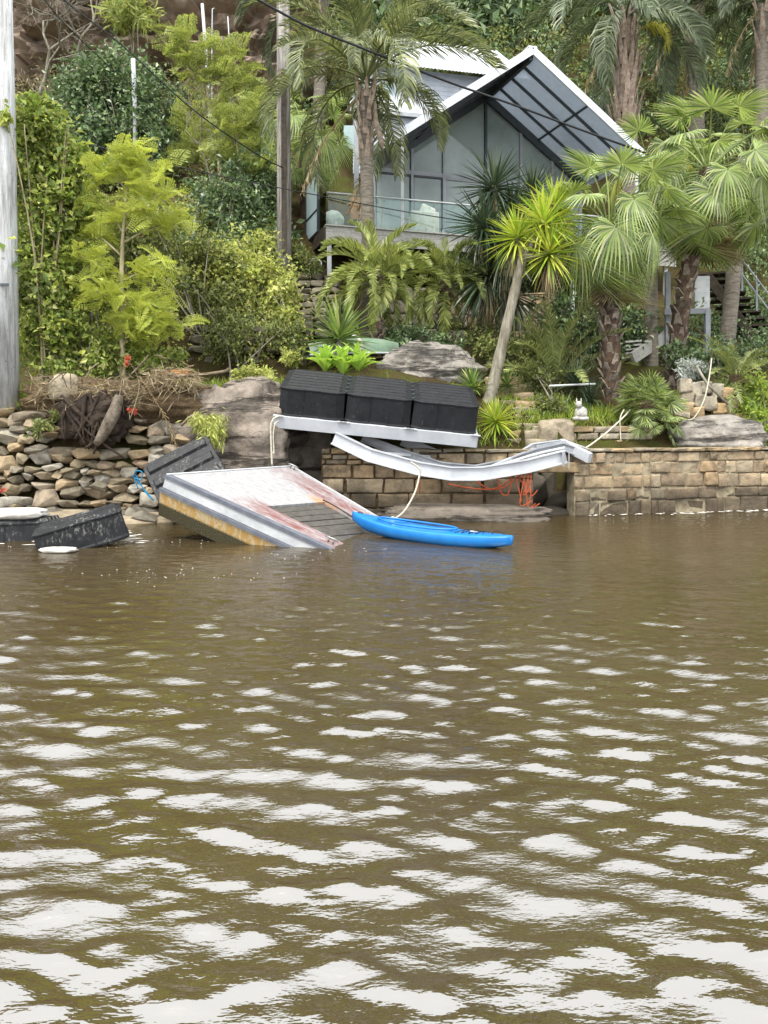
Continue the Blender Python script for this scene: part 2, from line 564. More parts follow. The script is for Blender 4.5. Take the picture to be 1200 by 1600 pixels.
# ------------------------------------------------------------------ terrain
def lerp_tab(tab, x):
    xs = [a for a, _ in tab]; zs = [b for _, b in tab]
    return np.interp(x, xs, zs)


# front edge of the land (metres ahead of the camera) by X
SHORE = [(-60, 15.6), (-4.6, 15.55), (-4.1, 16.3), (-2.4, 17.2), (-1.15, 17.2), (-1.0, 16.05), (2.85, 16.05), (2.95, 17.2), (3.6, 17.2), (3.7, 15.75), (8.0, 16.85), (60, 22)]
PROF = [
    (-60, [(15.4, 2.0), (17, 2.7), (19, 3.6), (22, 5.4), (26, 8.2), (31, 11.5), (35, 14.3), (36.6, 18.8), (45, 26), (58, 42), (90, 44)]),
    (-4.2, [(15.4, 2.0), (17, 2.55), (18.6, 2.8), (19.1, 3.9), (22, 5.6), (26, 8.4), (31, 11.6), (35, 14.3), (36.6, 18.5), (45, 26), (58, 42), (90, 44)]),
    (-2.2, [(16.8, 2.2), (17.4, 2.6), (18.6, 2.95), (19.4, 3.5), (20.5, 4.2), (22, 5.1), (26, 8.0), (31, 11.2), (35, 14), (45, 25), (58, 42), (90, 44)]),
    (0.0, [(16.0, 1.22), (16.45, 1.5), (16.85, 2.55), (18.2, 3.05), (20, 3.45), (22, 4.0), (26, 5.2), (30, 8.2), (35, 13.5), (45, 24), (58, 42), (90, 44)]),
    (3.2, [(16.0, 1.22), (16.9, 1.26), (17.3, 1.9), (18.5, 2.5), (21, 3.1), (26, 4.6), (30, 8), (35, 13.5), (45, 24), (58, 42), (90, 44)]),
    (9.0, [(16.4, 1.22), (17.3, 1.26), (17.8, 1.9), (19, 2.4), (22, 3.4), (26, 5.0), (30, 9), (35, 14.5), (45, 25), (58, 42), (90, 44)]),
    (60.0, [(17, 1.22), (19, 2.4), (22, 3.4), (26, 5.5), (30, 9), (35, 14.5), (45, 25), (58, 42), (90, 44)]),
]


def gz(x, y):
    """height of the ground"""
    for i in range(len(PROF) - 1):
        if x <= PROF[i + 1][0] or i == len(PROF) - 2:
            a, b = PROF[i], PROF[i + 1]
            k = min(max((x - a[0]) / (b[0] - a[0]), 0), 1)
            z = (1 - k) * float(lerp_tab(a[1], y)) + k * float(lerp_tab(b[1], y))
            break
    amp = min(max((y - 17) * .06, 0), .6)
    return z + noise.noise(Vector((x * .55, y * .55, 3.1))) * amp + noise.noise(Vector((x * 1.9, y * 1.9, 7.1))) * amp * .35


def build_terrain():
    xs = np.concatenate([np.linspace(-60, -14, 24), np.linspace(-13.6, 13.6, 150), np.linspace(14, 60, 24)])
    ys = np.concatenate([np.linspace(0, 6, 40), np.linspace(6.2, 24, 70), np.linspace(24.6, 62, 45)])
    V = []
    for x in xs:
        y0 = float(lerp_tab(SHORE, x))
        V.append((x, y0, -1.2))
        for d in ys:
            y = y0 + d
            V.append((x, y, gz(x, y)))
    V = np.array(V)
    m = len(ys) + 1
    i, j = np.meshgrid(np.arange(len(xs) - 1), np.arange(m - 1), indexing='ij')
    a = (i * m + j).ravel()
    Fq = np.stack([a, a + m, a + m + 1, a + 1], 1)
    o = link('hillside', mesh_np('hillside', V, Fq, M['soil'], True))
    tag(o, kind='structure')
    # river bed
    b = MB().box((0, -15, -2.6), (160, 80, .4))
    tag(b.build('river_bed', M['soil']), kind='structure')


build_terrain()


# ------------------------------------------------------------------ water: real waves, sheltered and calmer near the shore
def water_mat():
    t = NT('brown river water')
    n = t.noise(19, 3, .6, None, (.4, 1.0, 1))
    n2 = t.noise(60, 3, .6, None, (.45, 1.0, 1))
    n3 = t.noise(3.0, 2, .5, None, (.35, 1.0, 1))
    gust = t.ramp(t.noise(.9, 3, .6, None, (.6, 1.0, 1)), [(.42, .05), (.66, 1.2)])
    h = t.math('ADD', t.math('MULTIPLY', n, .55), t.math('MULTIPLY', t.math('MULTIPLY', n2, gust), .36))
    h = t.math('ADD', h, t.math('MULTIPLY', n3, .8))
    nm = t.bump(h, .85, .014)
    fr = t.node('ShaderNodeFresnel'); fr.inputs[0].default_value = WATER_IOR
    t.l.new(nm, fr.inputs['Normal'])
    df = t.node('ShaderNodeBsdfDiffuse')
    silt = t.noise(.35, 3, .6)
    t.l.new(t.mix(t.ramp(silt, [(.35, 0.0), (.7, 1.0)]), C('70603f', .37), C('635234', .37)), df.inputs[0])
    gl = t.node('ShaderNodeBsdfGlossy'); gl.inputs['Roughness'].default_value = .03
    t.l.new(nm, gl.inputs['Normal'])
    mx = t.node('ShaderNodeMixShader')
    t.l.new(fr.outputs[0], mx.inputs[0]); t.l.new(df.outputs[0], mx.inputs[1]); t.l.new(gl.outputs[0], mx.inputs[2])
    return t.done(mx.outputs[0])


WATER_IOR = 3.6


def graded(f, a, b):
    out = [a]
    while out[-1] < b: out.append(out[-1] + f(out[-1]))
    return np.array(out)


def build_water():
    xp = graded(lambda x: .018 + .007 * x, 0, 10)
    xs = np.concatenate([[-90, -50, -25, -14], -xp[::-1][:-1], xp, [14, 25, 50, 90]])
    ys = np.concatenate([[-70, -30, -10, -4, -1.5, 0, .5], graded(lambda y: .009 + .0031 * y, 1.0, 17.6), [19, 22, 30]])
    X, Y = np.meshgrid(xs, ys)
    r = np.random.default_rng(5)
    Z = np.zeros_like(X)
    near = np.clip((12.5 - Y) / 8.5, 0, 1)
    near = near * near * (3 - 2 * near)
    for k in range(104):                                   # wind chop running towards the viewer, short crested
        lam = .06 * (.44 / .06) ** r.random() ** 1.05
        th = r.normal(0, R(27)) + R(5)
        kx, ky = math.sin(th) * 2 * math.pi / lam, math.cos(th) * 2 * math.pi / lam
        amp = .0215 * lam / (2 * math.pi) * (1.45 if .15 < lam < .36 else .85)
        ph = r.uniform(0, 6.283)
        env = .16 + .84 * near if lam > .2 else .6 + .4 * near
        Z += amp * env * np.sin(kx * X + ky * Y + ph)
    Z += .35 * np.abs(Z) * near                           # slightly peaked crests
    far = (np.abs(X) > 10.5) | (Y < .8) | (Y > 17.6)
    Z[far] = 0
    V = np.stack([X.ravel(), Y.ravel(), Z.ravel()], 1)
    ny, nx = X.shape
    i, j = np.meshgrid(np.arange(ny - 1), np.arange(nx - 1), indexing='ij')
    a = (i * nx + j).ravel()
    o = link('water', mesh_np('water', V, np.stack([a, a + 1, a + nx + 1, a + nx], 1), water_mat(), True))
    tag(o, kind='structure')


build_water()


# ------------------------------------------------------------------ stones
def hull_mesh(name, mat, n=16, seed=0, power=2.6):
    """irregular angular stone inside a unit box"""
    r = random.Random(seed)
    bm = bmesh.new()
    for _ in range(n):
        d = Vector((r.gauss(0, 1), r.gauss(0, 1), r.gauss(0, 1))).normalized()
        k = (abs(d.x) ** power + abs(d.y) ** power + abs(d.z) ** power) ** (-1 / power)
        bm.verts.new(d * k * r.uniform(.86, 1.0) * .5)
    res = bmesh.ops.convex_hull(bm, input=bm.verts)
    bmesh.ops.delete(bm, geom=[g for g in res['geom_interior'] if isinstance(g, bmesh.types.BMVert)], context='VERTS')
    bmesh.ops.bevel(bm, geom=bm.edges[:], offset=.022, segments=1, affect='EDGES', clamp_overlap=True)
    me = bpy.data.meshes.new(name)
    bm.to_mesh(me); bm.free()
    me.materials.append(mat)
    return me


def block_mesh(name, mat, seed=0, jit=.045, bv=.07):
    """rough squared block in a unit box, front face at -Y, worn edges"""
    r = random.Random(seed)
    xs = [-.5, -.5 + bv, 0, .5 - bv, .5]
    zs = [-.5, -.5 + bv * 1.7, 0, .5 - bv * 1.7, .5]
    V = []
    for z in zs:
        for x in xs:
            edge = abs(x) == .5 or abs(z) == .5
            y = -.42 if edge else -.5 + r.uniform(0, .12)
            V.append((x * (.97 if edge else 1) + r.uniform(-jit, jit) * .6, y + r.uniform(-jit, jit) * .5, z * (.97 if edge else 1) + r.uniform(-jit, jit)))
    Fs = [(k * 5 + i, k * 5 + i + 1, k * 5 + i + 6, k * 5 + i + 5) for k in range(4) for i in range(4)]
    b = len(V)
    rim = [0, 1, 2, 3, 4, 9, 14, 19, 24, 23, 22, 21, 20, 15, 10, 5]
    for q in rim: V.append((V[q][0], .5, V[q][2]))
    for i in range(16): Fs.append((rim[i], b + i, b + (i + 1) % 16, rim[(i + 1) % 16]))
    me = bpy.data.meshes.new(name)
    me.from_pydata(V, [], Fs)
    me.materials.append(mat)
    me.polygons.foreach_set('use_smooth', [True] * len(me.polygons))
    me.update()
    return me


BLK = [block_mesh('block', M['sandstone'], s) for s in range(10)]
TER = [block_mesh('terrace_block', M['terrace'], 40 + s, .06, .09) for s in range(8)]
RUB = [hull_mesh('stone', M['rubble'], 17, s, 4.4) for s in range(16)]
M['old_stone'] = mat_stone('old mossy stone', [C('5f594a', .9), C('77705e', .9), C('4c4739', .9), C('8a8272', .85), C('6a6450', .9)], nscale=6)
RUBD = [hull_mesh('old_stone', M['old_stone'], 18, 30 + s, 4.0) for s in range(8)]
ROUGH = [hull_mesh('rough_stone', M['dark_rock'], 18, 70 + s, 3.0) for s in range(5)]


def coursed_wall(parent, a, b, courses, meshes, wmin, wmax, depth=.35, name='block', jit=.012, r=None, batter=0.0):
    """squared blocks in courses between plan points a and b; courses: list of (z0, z1)"""
    r = r or rng
    a, b = Vector(a), Vector(b)
    L = (b - a).length
    d = (b - a) / L
    nrm = Vector((d.y, -d.x))
    ang = math.atan2(d.y, d.x)
    off = OFF[parent.name]
    for ci, (z0, z1) in enumerate(courses):
        s = -r.uniform(0, wmin * .6)
        while s < L - .06:
            w = r.uniform(wmin, wmax)
            s0, s1 = max(s, 0), min(s + w, L)
            if L - s1 < wmin * .4: s1 = L
            if s1 - s0 > .07:
                c = a + d * (s0 + s1) / 2 + nrm * (-depth / 2 + r.uniform(-jit, jit * 2) - batter * (z0 - courses[-1][0]))
                gx = r.uniform(.012, .03); g2 = r.uniform(.008, .022)
                o = link(name, r.choice(meshes), parent)
                o.location = Vector((c.x, c.y, (z0 + z1) / 2 + r.uniform(-.008, .008))) - off
                o.rotation_euler = (r.gauss(0, .02), r.gauss(0, .012), ang + r.gauss(0, .015))
                o.scale = (s1 - s0 - gx, depth, z1 - z0 - g2)
            s = s1 if s1 < L else L


def slab_back(parent, a, b, z0, z1, inset, depth, name='mortar', mat='mortar'):
    a, b = Vector(a), Vector(b)
    d = (b - a).normalized()
    nrm = Vector((d.y, -d.x))
    m = MB()
    q = []
    for z in (z0, z1):
        for p, k in ((a, inset), (b, inset), (b, inset + depth), (a, inset + depth)):
            w = p - nrm * k
            q.append((w.x, w.y, z))
    m.hexa(q)
    return m.build(name, M[mat], parent)


# the sea wall right of the recess
sw = thing('sea_wall', 'mortared sandstone block sea wall with thin pale capstones, right of the dark recess', 'sea wall', (5.6, 15.9, 0))
A, B = (3.68, 15.38), (9.6, 16.95)
slab_back(sw, A, B, -.4, 1.2, .045, .3)
Av, Bv = Vector(A), Vector(B)
cuts = [0, .27, .52, .78, 1.0]
for q in range(4):                                               # the courses do not quite line up along the wall
    a_, b_ = Av.lerp(Bv, cuts[q]), Av.lerp(Bv, cuts[q + 1])
    zc = [1.21, 1.0 + rng.uniform(-.03, .03), .76 + rng.uniform(-.04, .04), .48 + rng.uniform(-.04, .04), .27 + rng.uniform(-.03, .03), -.03]
    for i in range(5):
        coursed_wall(sw, a_, b_, [(zc[i + 1], zc[i])], BLK, .2, .7 if i != 3 else .85, .35, 'block', .024)
coursed_wall(sw, (A[0] - .5, A[1] - .06), (B[0], B[1] - .07), [(-.3, -.0)], BLK, .4, .8, .5)
coursed_wall(sw, (A[0] - .02, A[1] - .03), (B[0], B[1] - .03), [(1.215, 1.29)], TER, .3, .55, .42, 'capstone')

# the middle wall, under the wrecked gangway
cw = thing('quay_wall', 'dark sandstone quay wall below the bent white gangway, left of the recess', 'sea wall', (.8, 15.8, 0))
A, B = (-1.22, 15.52), (2.9, 15.48)
slab_back(cw, A, B, -.3, 1.2, .06, .3, 'mortar', 'earth')
coursed_wall(cw, A, B, [(.13, .42), (.42, .71)], BLK, .5, .85)
coursed_wall(cw, A, B, [(.71, .98)], BLK, .35, .75)
coursed_wall(cw, (A[0] + 2.1, A[1]), B, [(.98, 1.2)], BLK, .35, .6)
coursed_wall(cw, A, (A[0] + 2.1, A[1]), [(.98, 1.08), (1.08, 1.18), (1.18, 1.3)], TER, .2, .5)
coursed_wall(cw, (A[0] + 1.9, A[1] - .03), (B[0] + .8, B[1] - .03), [(1.215, 1.29)], TER, .3, .6, .45, 'capstone')
coursed_wall(cw, A, B, [(-.15, .13)], BLK, .4, .9, .4)
m = MB().box((3.25, 15.75, .93), (1.05, .7, .2)); bevel(m.build('lintel', M['concrete'], cw), .02)
coursed_wall(cw, (2.9, 15.55), (3.72, 15.5), [(1.03, 1.2)], BLK, .4, .6, .4)
for (x, y, z, sx, sy, sz) in ((3.1, 16.6, .3, .6, .6, 1.0), (3.5, 16.2, .15, .5, .5, .7), (3.35, 15.8, -.05, .7, .6, .4), (2.98, 16.9, .5, .6, .5, 1.2), (3.45, 16.95, .5, .6, .4, 1.3)):
    o = link('rough_stone', rng.choice(ROUGH), cw, Vector((x, y, z)) - OFF[cw.name], (rng.random(), 0, rng.random() * 3), (sx, sy, sz))


def rock(name, label, c, size, mat, seed=0, amp=.16, sub=4, sq=3.0, strata=.0, rot=0.0, freq=1.5, cat='rock', parent=None, ledge=0.0):
    bm = bmesh.new()
    bmesh.ops.create_icosphere(bm, subdivisions=sub, radius=1)
    Rz = Matrix.Rotation(rot, 3, 'Z')
    sv = Vector((seed * 3.7, seed * 1.3, seed * 2.1))
    for v in bm.verts:
        d = v.co.normalized()
        k = (abs(d.x) ** sq + abs(d.y) ** sq + abs(d.z) ** sq) ** (-1 / sq)
        q = d * k
        n = noise.fractal(q * freq + sv, 1.0, 2.1, 5)
        rd = noise.noise(q * freq * .5 + sv * 2)
        q = q * (1 + amp * n + amp * .8 * rd)
        if strata: q *= 1 + strata * (noise.noise(Vector((q.x * .4, q.y * .4, q.z * 7)) + sv))
        if ledge and abs(q.z - .1) < .18: q *= 1 - ledge * (1 - abs(q.z - .1) / .18) * (.5 + .5 * noise.noise(q * 2 + sv))
        q = Vector((q.x * size[0] / 2, q.y * size[1] / 2, q.z * size[2] / 2))
        v.co = Rz @ q
    me = bpy.data.meshes.new(name)
    bm.to_mesh(me); bm.free()
    me.materials.append(mat)
    me.polygons.foreach_set('use_smooth', [True] * len(me.polygons))
    o = link(name, me, parent)
    o.location = Vector(c) - (OFF[parent.name] if parent is not None else Vector((0, 0, 0)))
    if parent is None: tag(o, label, cat)
    return o


rock('boulder', 'large cracked tan boulder between the rubble wall and the floats', (-2.95, 16.05, 1.12), (2.35, 2.2, 2.9), M['boulder'], 1, .2, 6, 3.6, .07, -.2, 1.7, ledge=.14)
rock('boulder', 'dark undercut boulder at the back of the cave below the floats', (-1.5, 17.3, 1.1), (2.6, 1.4, 2.6), M['boulder'], 4, .16, 4, 3.4, .05)
rock('boulder', 'grey sloping boulder beside the upturned green dinghy', P(672, 590, 18.6) + Vector((0, .3, .0)), (2.5, 1.7, 1.5), M['boulder_grey'], 2, .24, 6, 2.6, .06, .1, 1.7, ledge=.1)
rock('boulder', 'smooth low grey boulder on the sea wall terrace', P(1095, 690, 17.2) + Vector((.25, .3, -.1)), (2.3, 1.6, 1.25), M['boulder_grey'], 3, .15, 6, 2.4, .05, -.15, 1.5)
rock('rock_ledge', 'flat wet tidal rock ledge at the foot of the quay wall', (1.5, 15.05, .0), (3.4, 1.2, .5), M['boulder'], 6, .16, 5, 3.2, .12, .02, 1.6)
rock('rock_ledge', 'dark tidal rock behind the tilted white pontoon', (-2.4, 15.0, -.05), (3.2, 1.4, .55), M['dark_rock'], 8, .22, 4, 2.6, .1, .05, 1.8)

# rubble wall on the left: every stone a piece
rw = thing('rubble_wall', 'collapsing dry rubble stone wall below the overgrown bank', 'stone wall', (-5.8, 15.2, 0))
r_ = random.Random(5)
z = -.05
while z < 2.15:
    hh = r_.uniform(.12, .24)
    x = -8.3 + r_.uniform(0, .2)
    while x < -3.6:
        big_ = r_.random() < .14
        w = hh * (r_.uniform(1.8, 2.8) if big_ else r_.uniform(1.0, 3.1))
        gap = (-6.35 < x < -5.3 and z > 1.3)                                       # the stump has torn the wall open here
        xm = x + w / 2
        lim = 1.98 if xm < -5.9 else np.interp(xm, [-5.9, -3.8], [1.9, 1.75])
        if not gap and z + hh / 2 < lim:
            pxx = 600 + xm / 15.2 * F
            o = link('stone', r_.choice(RUB), rw)
            o.location = Vector((xm, 15.22 + .12 * z + r_.uniform(-.06, .06), z + hh / 2 + .06 * math.sin(xm * 2.1 + z * 3) + r_.uniform(-.05, .05))) - OFF[rw.name]
            o.rotation_euler = (r_.gauss(0, .12), r_.gauss(0, .1), r_.gauss(0, .25))
            o.scale = (w * 1.16, r_.uniform(.3, .45), hh * (1.75 if big_ else r_.uniform(.95, 1.25)))
        x += w
    z += hh * .96
for k in range(34):                                                                # tumbled stones along the foot
    x = r_.uniform(-7.9, -3.2); s_ = r_.uniform(.18, .5)
    o = link('stone', r_.choice(RUB), rw)
    o.location = Vector((x, r_.uniform(14.4, 15.05), s_ * .16 - .02)) - OFF[rw.name]
    o.rotation_euler = (r_.gauss(0, .2), r_.gauss(0, .2), r_.random() * 6)
    o.scale = (s_ * 1.3, s_, s_ * .6)
sand = rock('sand_bank', None, (-6.2, 15.1, -.08), (5.6, 2.0, .5), mat_plain('wet sand', C('b5a68c', .75), C('7a6d58', .75), .8, .25, 3, .4, 30), 9, .12, 4, 2.4)
for k in ('label', 'category'):
    if k in sand: del sand[k]
tag(sand, kind='structure')

# retaining walls further up
tw = thing('terrace_wall', 'low broken sandstone terrace wall under the bushy fan palm', 'stone wall', (5, 17, 1.2))
coursed_wall(tw, (3.15, 16.95), (5.75, 17.05), [(1.24, 1.42), (1.42, 1.58), (1.58, 1.72)], TER, .3, .6, .4)
slab_back(tw, (3.15, 16.95), (5.75, 17.05), 1.2, 1.68, .1, .3, 'mortar', 'soil')
cr = thing('curved_wall', 'curved rough stone garden wall above the smooth grey boulder', 'stone wall', (6.6, 17.8, 1.8))
for k, (px, py) in enumerate([(1070, 600), (1085, 604), (1100, 602), (1118, 606), (1132, 610), (1072, 618), (1090, 620), (1108, 626), (1122, 634), (1070, 634), (1086, 640), (1136, 642), (1154, 650), (1140, 628), (1066, 650)]):
    o = link('stone', rng.choice(TER), cr, P(px, py + 4, 17.9) - OFF[cr.name], (rng.gauss(0, .1), rng.gauss(0, .1), rng.gauss(0, .3)), (rng.uniform(.24, .36), .35, rng.uniform(.24, .34)))
uw = thing('retaining_wall', 'old dark stone retaining wall half hidden by hanging vines', 'stone wall', (-3.3, 18.8, 2.6))
for k, (za, zb) in enumerate([(2.55, 2.85), (2.85, 3.1), (3.1, 3.4), (3.4, 3.62), (3.62, 3.9), (3.9, 4.1)]):
    coursed_wall(uw, (-4.7, 18.75), (-1.75, 18.95), [(za, zb)], RUBD, .3, .8, .5, 'stone', .05)
sw2 = thing('stone_steps', 'steep mossy stone steps beside the deck post', 'steps', (-1.9, 20.5, 3.2))
for k in range(9):
    for j in range(3):
        o = link('step_stone', rng.choice(RUBD), sw2, P(482 - k * 1 + j * 22, 522 - k * 11, 20 + k * .32) - OFF[sw2.name], (rng.gauss(0, .05), rng.gauss(0, .05), rng.gauss(0, .1)), (.5, .5, .26))
gs = thing('garden_steps', 'narrow sandstone garden steps climbing past the leaning yucca trunk', 'steps', (3.2, 17, 1.25))
for k in range(9):
    for j in range(2):
        o = link('step_stone', rng.choice(TER), gs, P(800 + j * 32 - k * 3, 692 - k * 12, 16.95 + k * .2) - OFF[gs.name], (rng.gauss(0, .03), rng.gauss(0, .03), rng.gauss(0, .08)), (.52, .5, .19))
rock('boulder', 'squarish orange sandstone boulder beside the garden steps', P(868, 678, 17.0), (.75, .6, .62), M['terrace'], 12, .12, 3, 4.5)
# sandstone wall under the house deck
hw = thing('undercroft_wall', 'shaded sandstone block wall under the house deck', 'stone wall', (1.5, 23.5, 3.6))
coursed_wall(hw, (-.6, 23.2), (5.2, 24.6), [(3.4, 3.8), (3.8, 4.2), (4.2, 4.6), (4.6, 5.0), (5.0, 5.4), (5.4, 5.8)], TER, .5, .9, .4)
slab_back(hw, (-.6, 23.2), (5.2, 24.6), 3.2, 5.75, .1, .3, 'mortar', 'soil')


# ------------------------------------------------------------------ the wreckage
def set_uv(me, uvs):
    lay = me.uv_layers.new(name='UVMap')
    for lp in me.loops: lay.data[lp.index].uv = uvs[lp.vertex_index]


def build_pontoon():
    P1, P2 = Vector((-3.27, 12.1, 1.0)), Vector((-1.70, 14.7, .985))
    P3, P4 = Vector((-.74, 11.4, -.01)), Vector((.59, 13.7, -.245))
    dn = (P3 - P1).cross(P2 - P1).normalized() * -1
    out = (P1 - P2).normalized()                                # towards the stained long side
    fwd = (P3 - P1).normalized()
    D = lambda u, v, d=0.0, o=0.0, f=0.0: P1.lerp(P3, u).lerp(P2.lerp(P4, u), v) + dn * d + out * o + fwd * f
    root = thing('pontoon', 'tilted white pontoon with red and rust stains, half sunk in the river', 'pontoon', (-1.8, 12.8, 0))
    off = OFF[root.name]

    def patch(name, us, vs, d0, d1, mat):                       # thick panel with uv = (u, v)
        V, UV, Fs = [], [], []
        nu, nv = len(us), len(vs)
        for d in (d0, d1):
            for u in us:
                for v in vs:
                    V.append(D(u, v, d) - off); UV.append((u, v))
        q = lambda i, j, k: k * nu * nv + i * nv + j
        for i in range(nu - 1):
            for j in range(nv - 1):
                Fs.append((q(i, j, 0), q(i + 1, j, 0), q(i + 1, j + 1, 0), q(i, j + 1, 0)))
                Fs.append((q(i, j + 1, 1), q(i + 1, j + 1, 1), q(i + 1, j, 1), q(i, j, 1)))
        for i in range(nu - 1):
            for j in (0, nv - 1): Fs.append((q(i, j, 0), q(i, j, 1), q(i + 1, j, 1), q(i + 1, j, 0)))
        for j in range(nv - 1):
            for i in (0, nu - 1): Fs.append((q(i, j, 0), q(i, j + 1, 0), q(i, j + 1, 1), q(i, j, 1)))
        me = bpy.data.meshes.new(name)
        me.from_pydata(V, [], Fs)
        me.materials.append(mat)
        set_uv(me, UV)
        return link(name, me, root)

    lin = lambda a, b, n: [a + (b - a) * i / n for i in range(n + 1)]
    patch('deck_panel', lin(0, .46, 6), lin(0, 1, 10), 0, .05, M['p_deck'])
    patch('deck_arm', lin(.4605, 1, 6), lin(0, .21, 3), 0, .05, M['p_deck'])
    patch('deck_arm', lin(.4605, 1.04, 6), lin(.75, 1, 3), 0, .05, M['p_deck'])
    patch('hull', lin(.015, .985, 3), lin(.012, .2, 2), .052, .27, M['white_paint'])
    patch('hull', lin(.015, .985, 3), lin(.76, .985, 2), .052, .5, M['white_paint'])
    patch('underside', lin(.02, .98, 3), lin(.05, .2, 2), .272, .56, M['dark_timber'])
    patch('underside', lin(.02, .45, 3), lin(.2005, .759, 2), .302, .56, M['dark_timber'])
    patch('hull', lin(.012, .455, 2), lin(.201, .759, 2), .052, .3, M['white_paint'])
    for k in range(11):                                         # sunken slatted bay between the arms
        u0 = .462 + k * .062
        patch('slat_board', [u0, u0 + .056], lin(.212, .748, 4), .035 + rng.uniform(0, .012), .06, M['slat'])

    def side_strip(name, d0, d1, o0, o1, mat, u0=-.006, u1=1.006, uvm=False, inset=0.0):
        V, UV, Fs = [], [], []
        n = 8
        for i in range(n + 1):
            u = u0 + (u1 - u0) * i / n
            for (d, o) in ((d0, o0), (d1, o1), (d1, o1 - .12), (d0, o0 - .12)):
                V.append(D(u, 0, d, o) - off)
                UV.append((u * 5, 1 - (d - d0) / max(d1 - d0, .01)))
        for i in range(n):
            for k in range(4): Fs.append((i * 4 + k, i * 4 + (k + 1) % 4, (i + 1) * 4 + (k + 1) % 4, (i + 1) * 4 + k))
        Fs += [(3, 2, 1, 0), (n * 4, n * 4 + 1, n * 4 + 2, n * 4 + 3)]
        me = bpy.data.meshes.new(name)
        me.from_pydata(V, [], Fs); me.materials.append(mat); set_uv(me, UV)
        return link(name, me, root)

    side_strip('edge_strip', -.006, .05, .035, .035, M['grey_strip'])
    side_strip('side_panel', .055, .20, .012, .012, M['white_paint'])
    side_strip('edge_strip', .205, .265, .075, .075, M['grey_strip'])
    side_strip('hull_skin', .27, .67, .05, -.06, M['p_hull'], -.004, 1.0)
    # rim along the end of the near arm and the far long side
    m = MB()
    a, b = D(1.0, -.012, .02, 0, .012), D(1.0, .212, .02, 0, .012)
    m.bar(a, b, .03, .07, -dn); m.build('end_trim', M['grey_strip'], root)
    m = MB(); m.bar(D(0, 1.008, .02), D(1.05, 1.008, .02), .04, .07, -dn); m.build('edge_strip', M['white_paint'], root)
    m = MB(); m.bar(D(-.006, 0, .02), D(-.006, 1, .02), .03, .07, -dn); m.build('end_trim', M['white_paint'], root)
    for (u, v) in ((.93, .1), (.03, .97)):                      # mooring cleats
        c = D(u, v, -.01)
        m = MB()
        for s in (-.04, .04): m.tube([c + fwd * s + dn * .01, c + fwd * s - dn * .06], .014, 6)
        m.tube([c - fwd * .11 - dn * .055, c - fwd * .05 - dn * .065, c + fwd * .05 - dn * .065, c + fwd * .11 - dn * .055], [.01, .018, .018, .01], 6)
        m.build('cleat', M['steel'], root, True)
    ch = MB()
    pts = [D(.44 + .05 * k + rng.uniform(-.006, .006), .755 + .008 * math.sin(k), -.012) for k in range(11)]
    ch.tube(pts, .013, 5)
    ch.build('chain', M['dark_timber'], root, True)


build_pontoon()


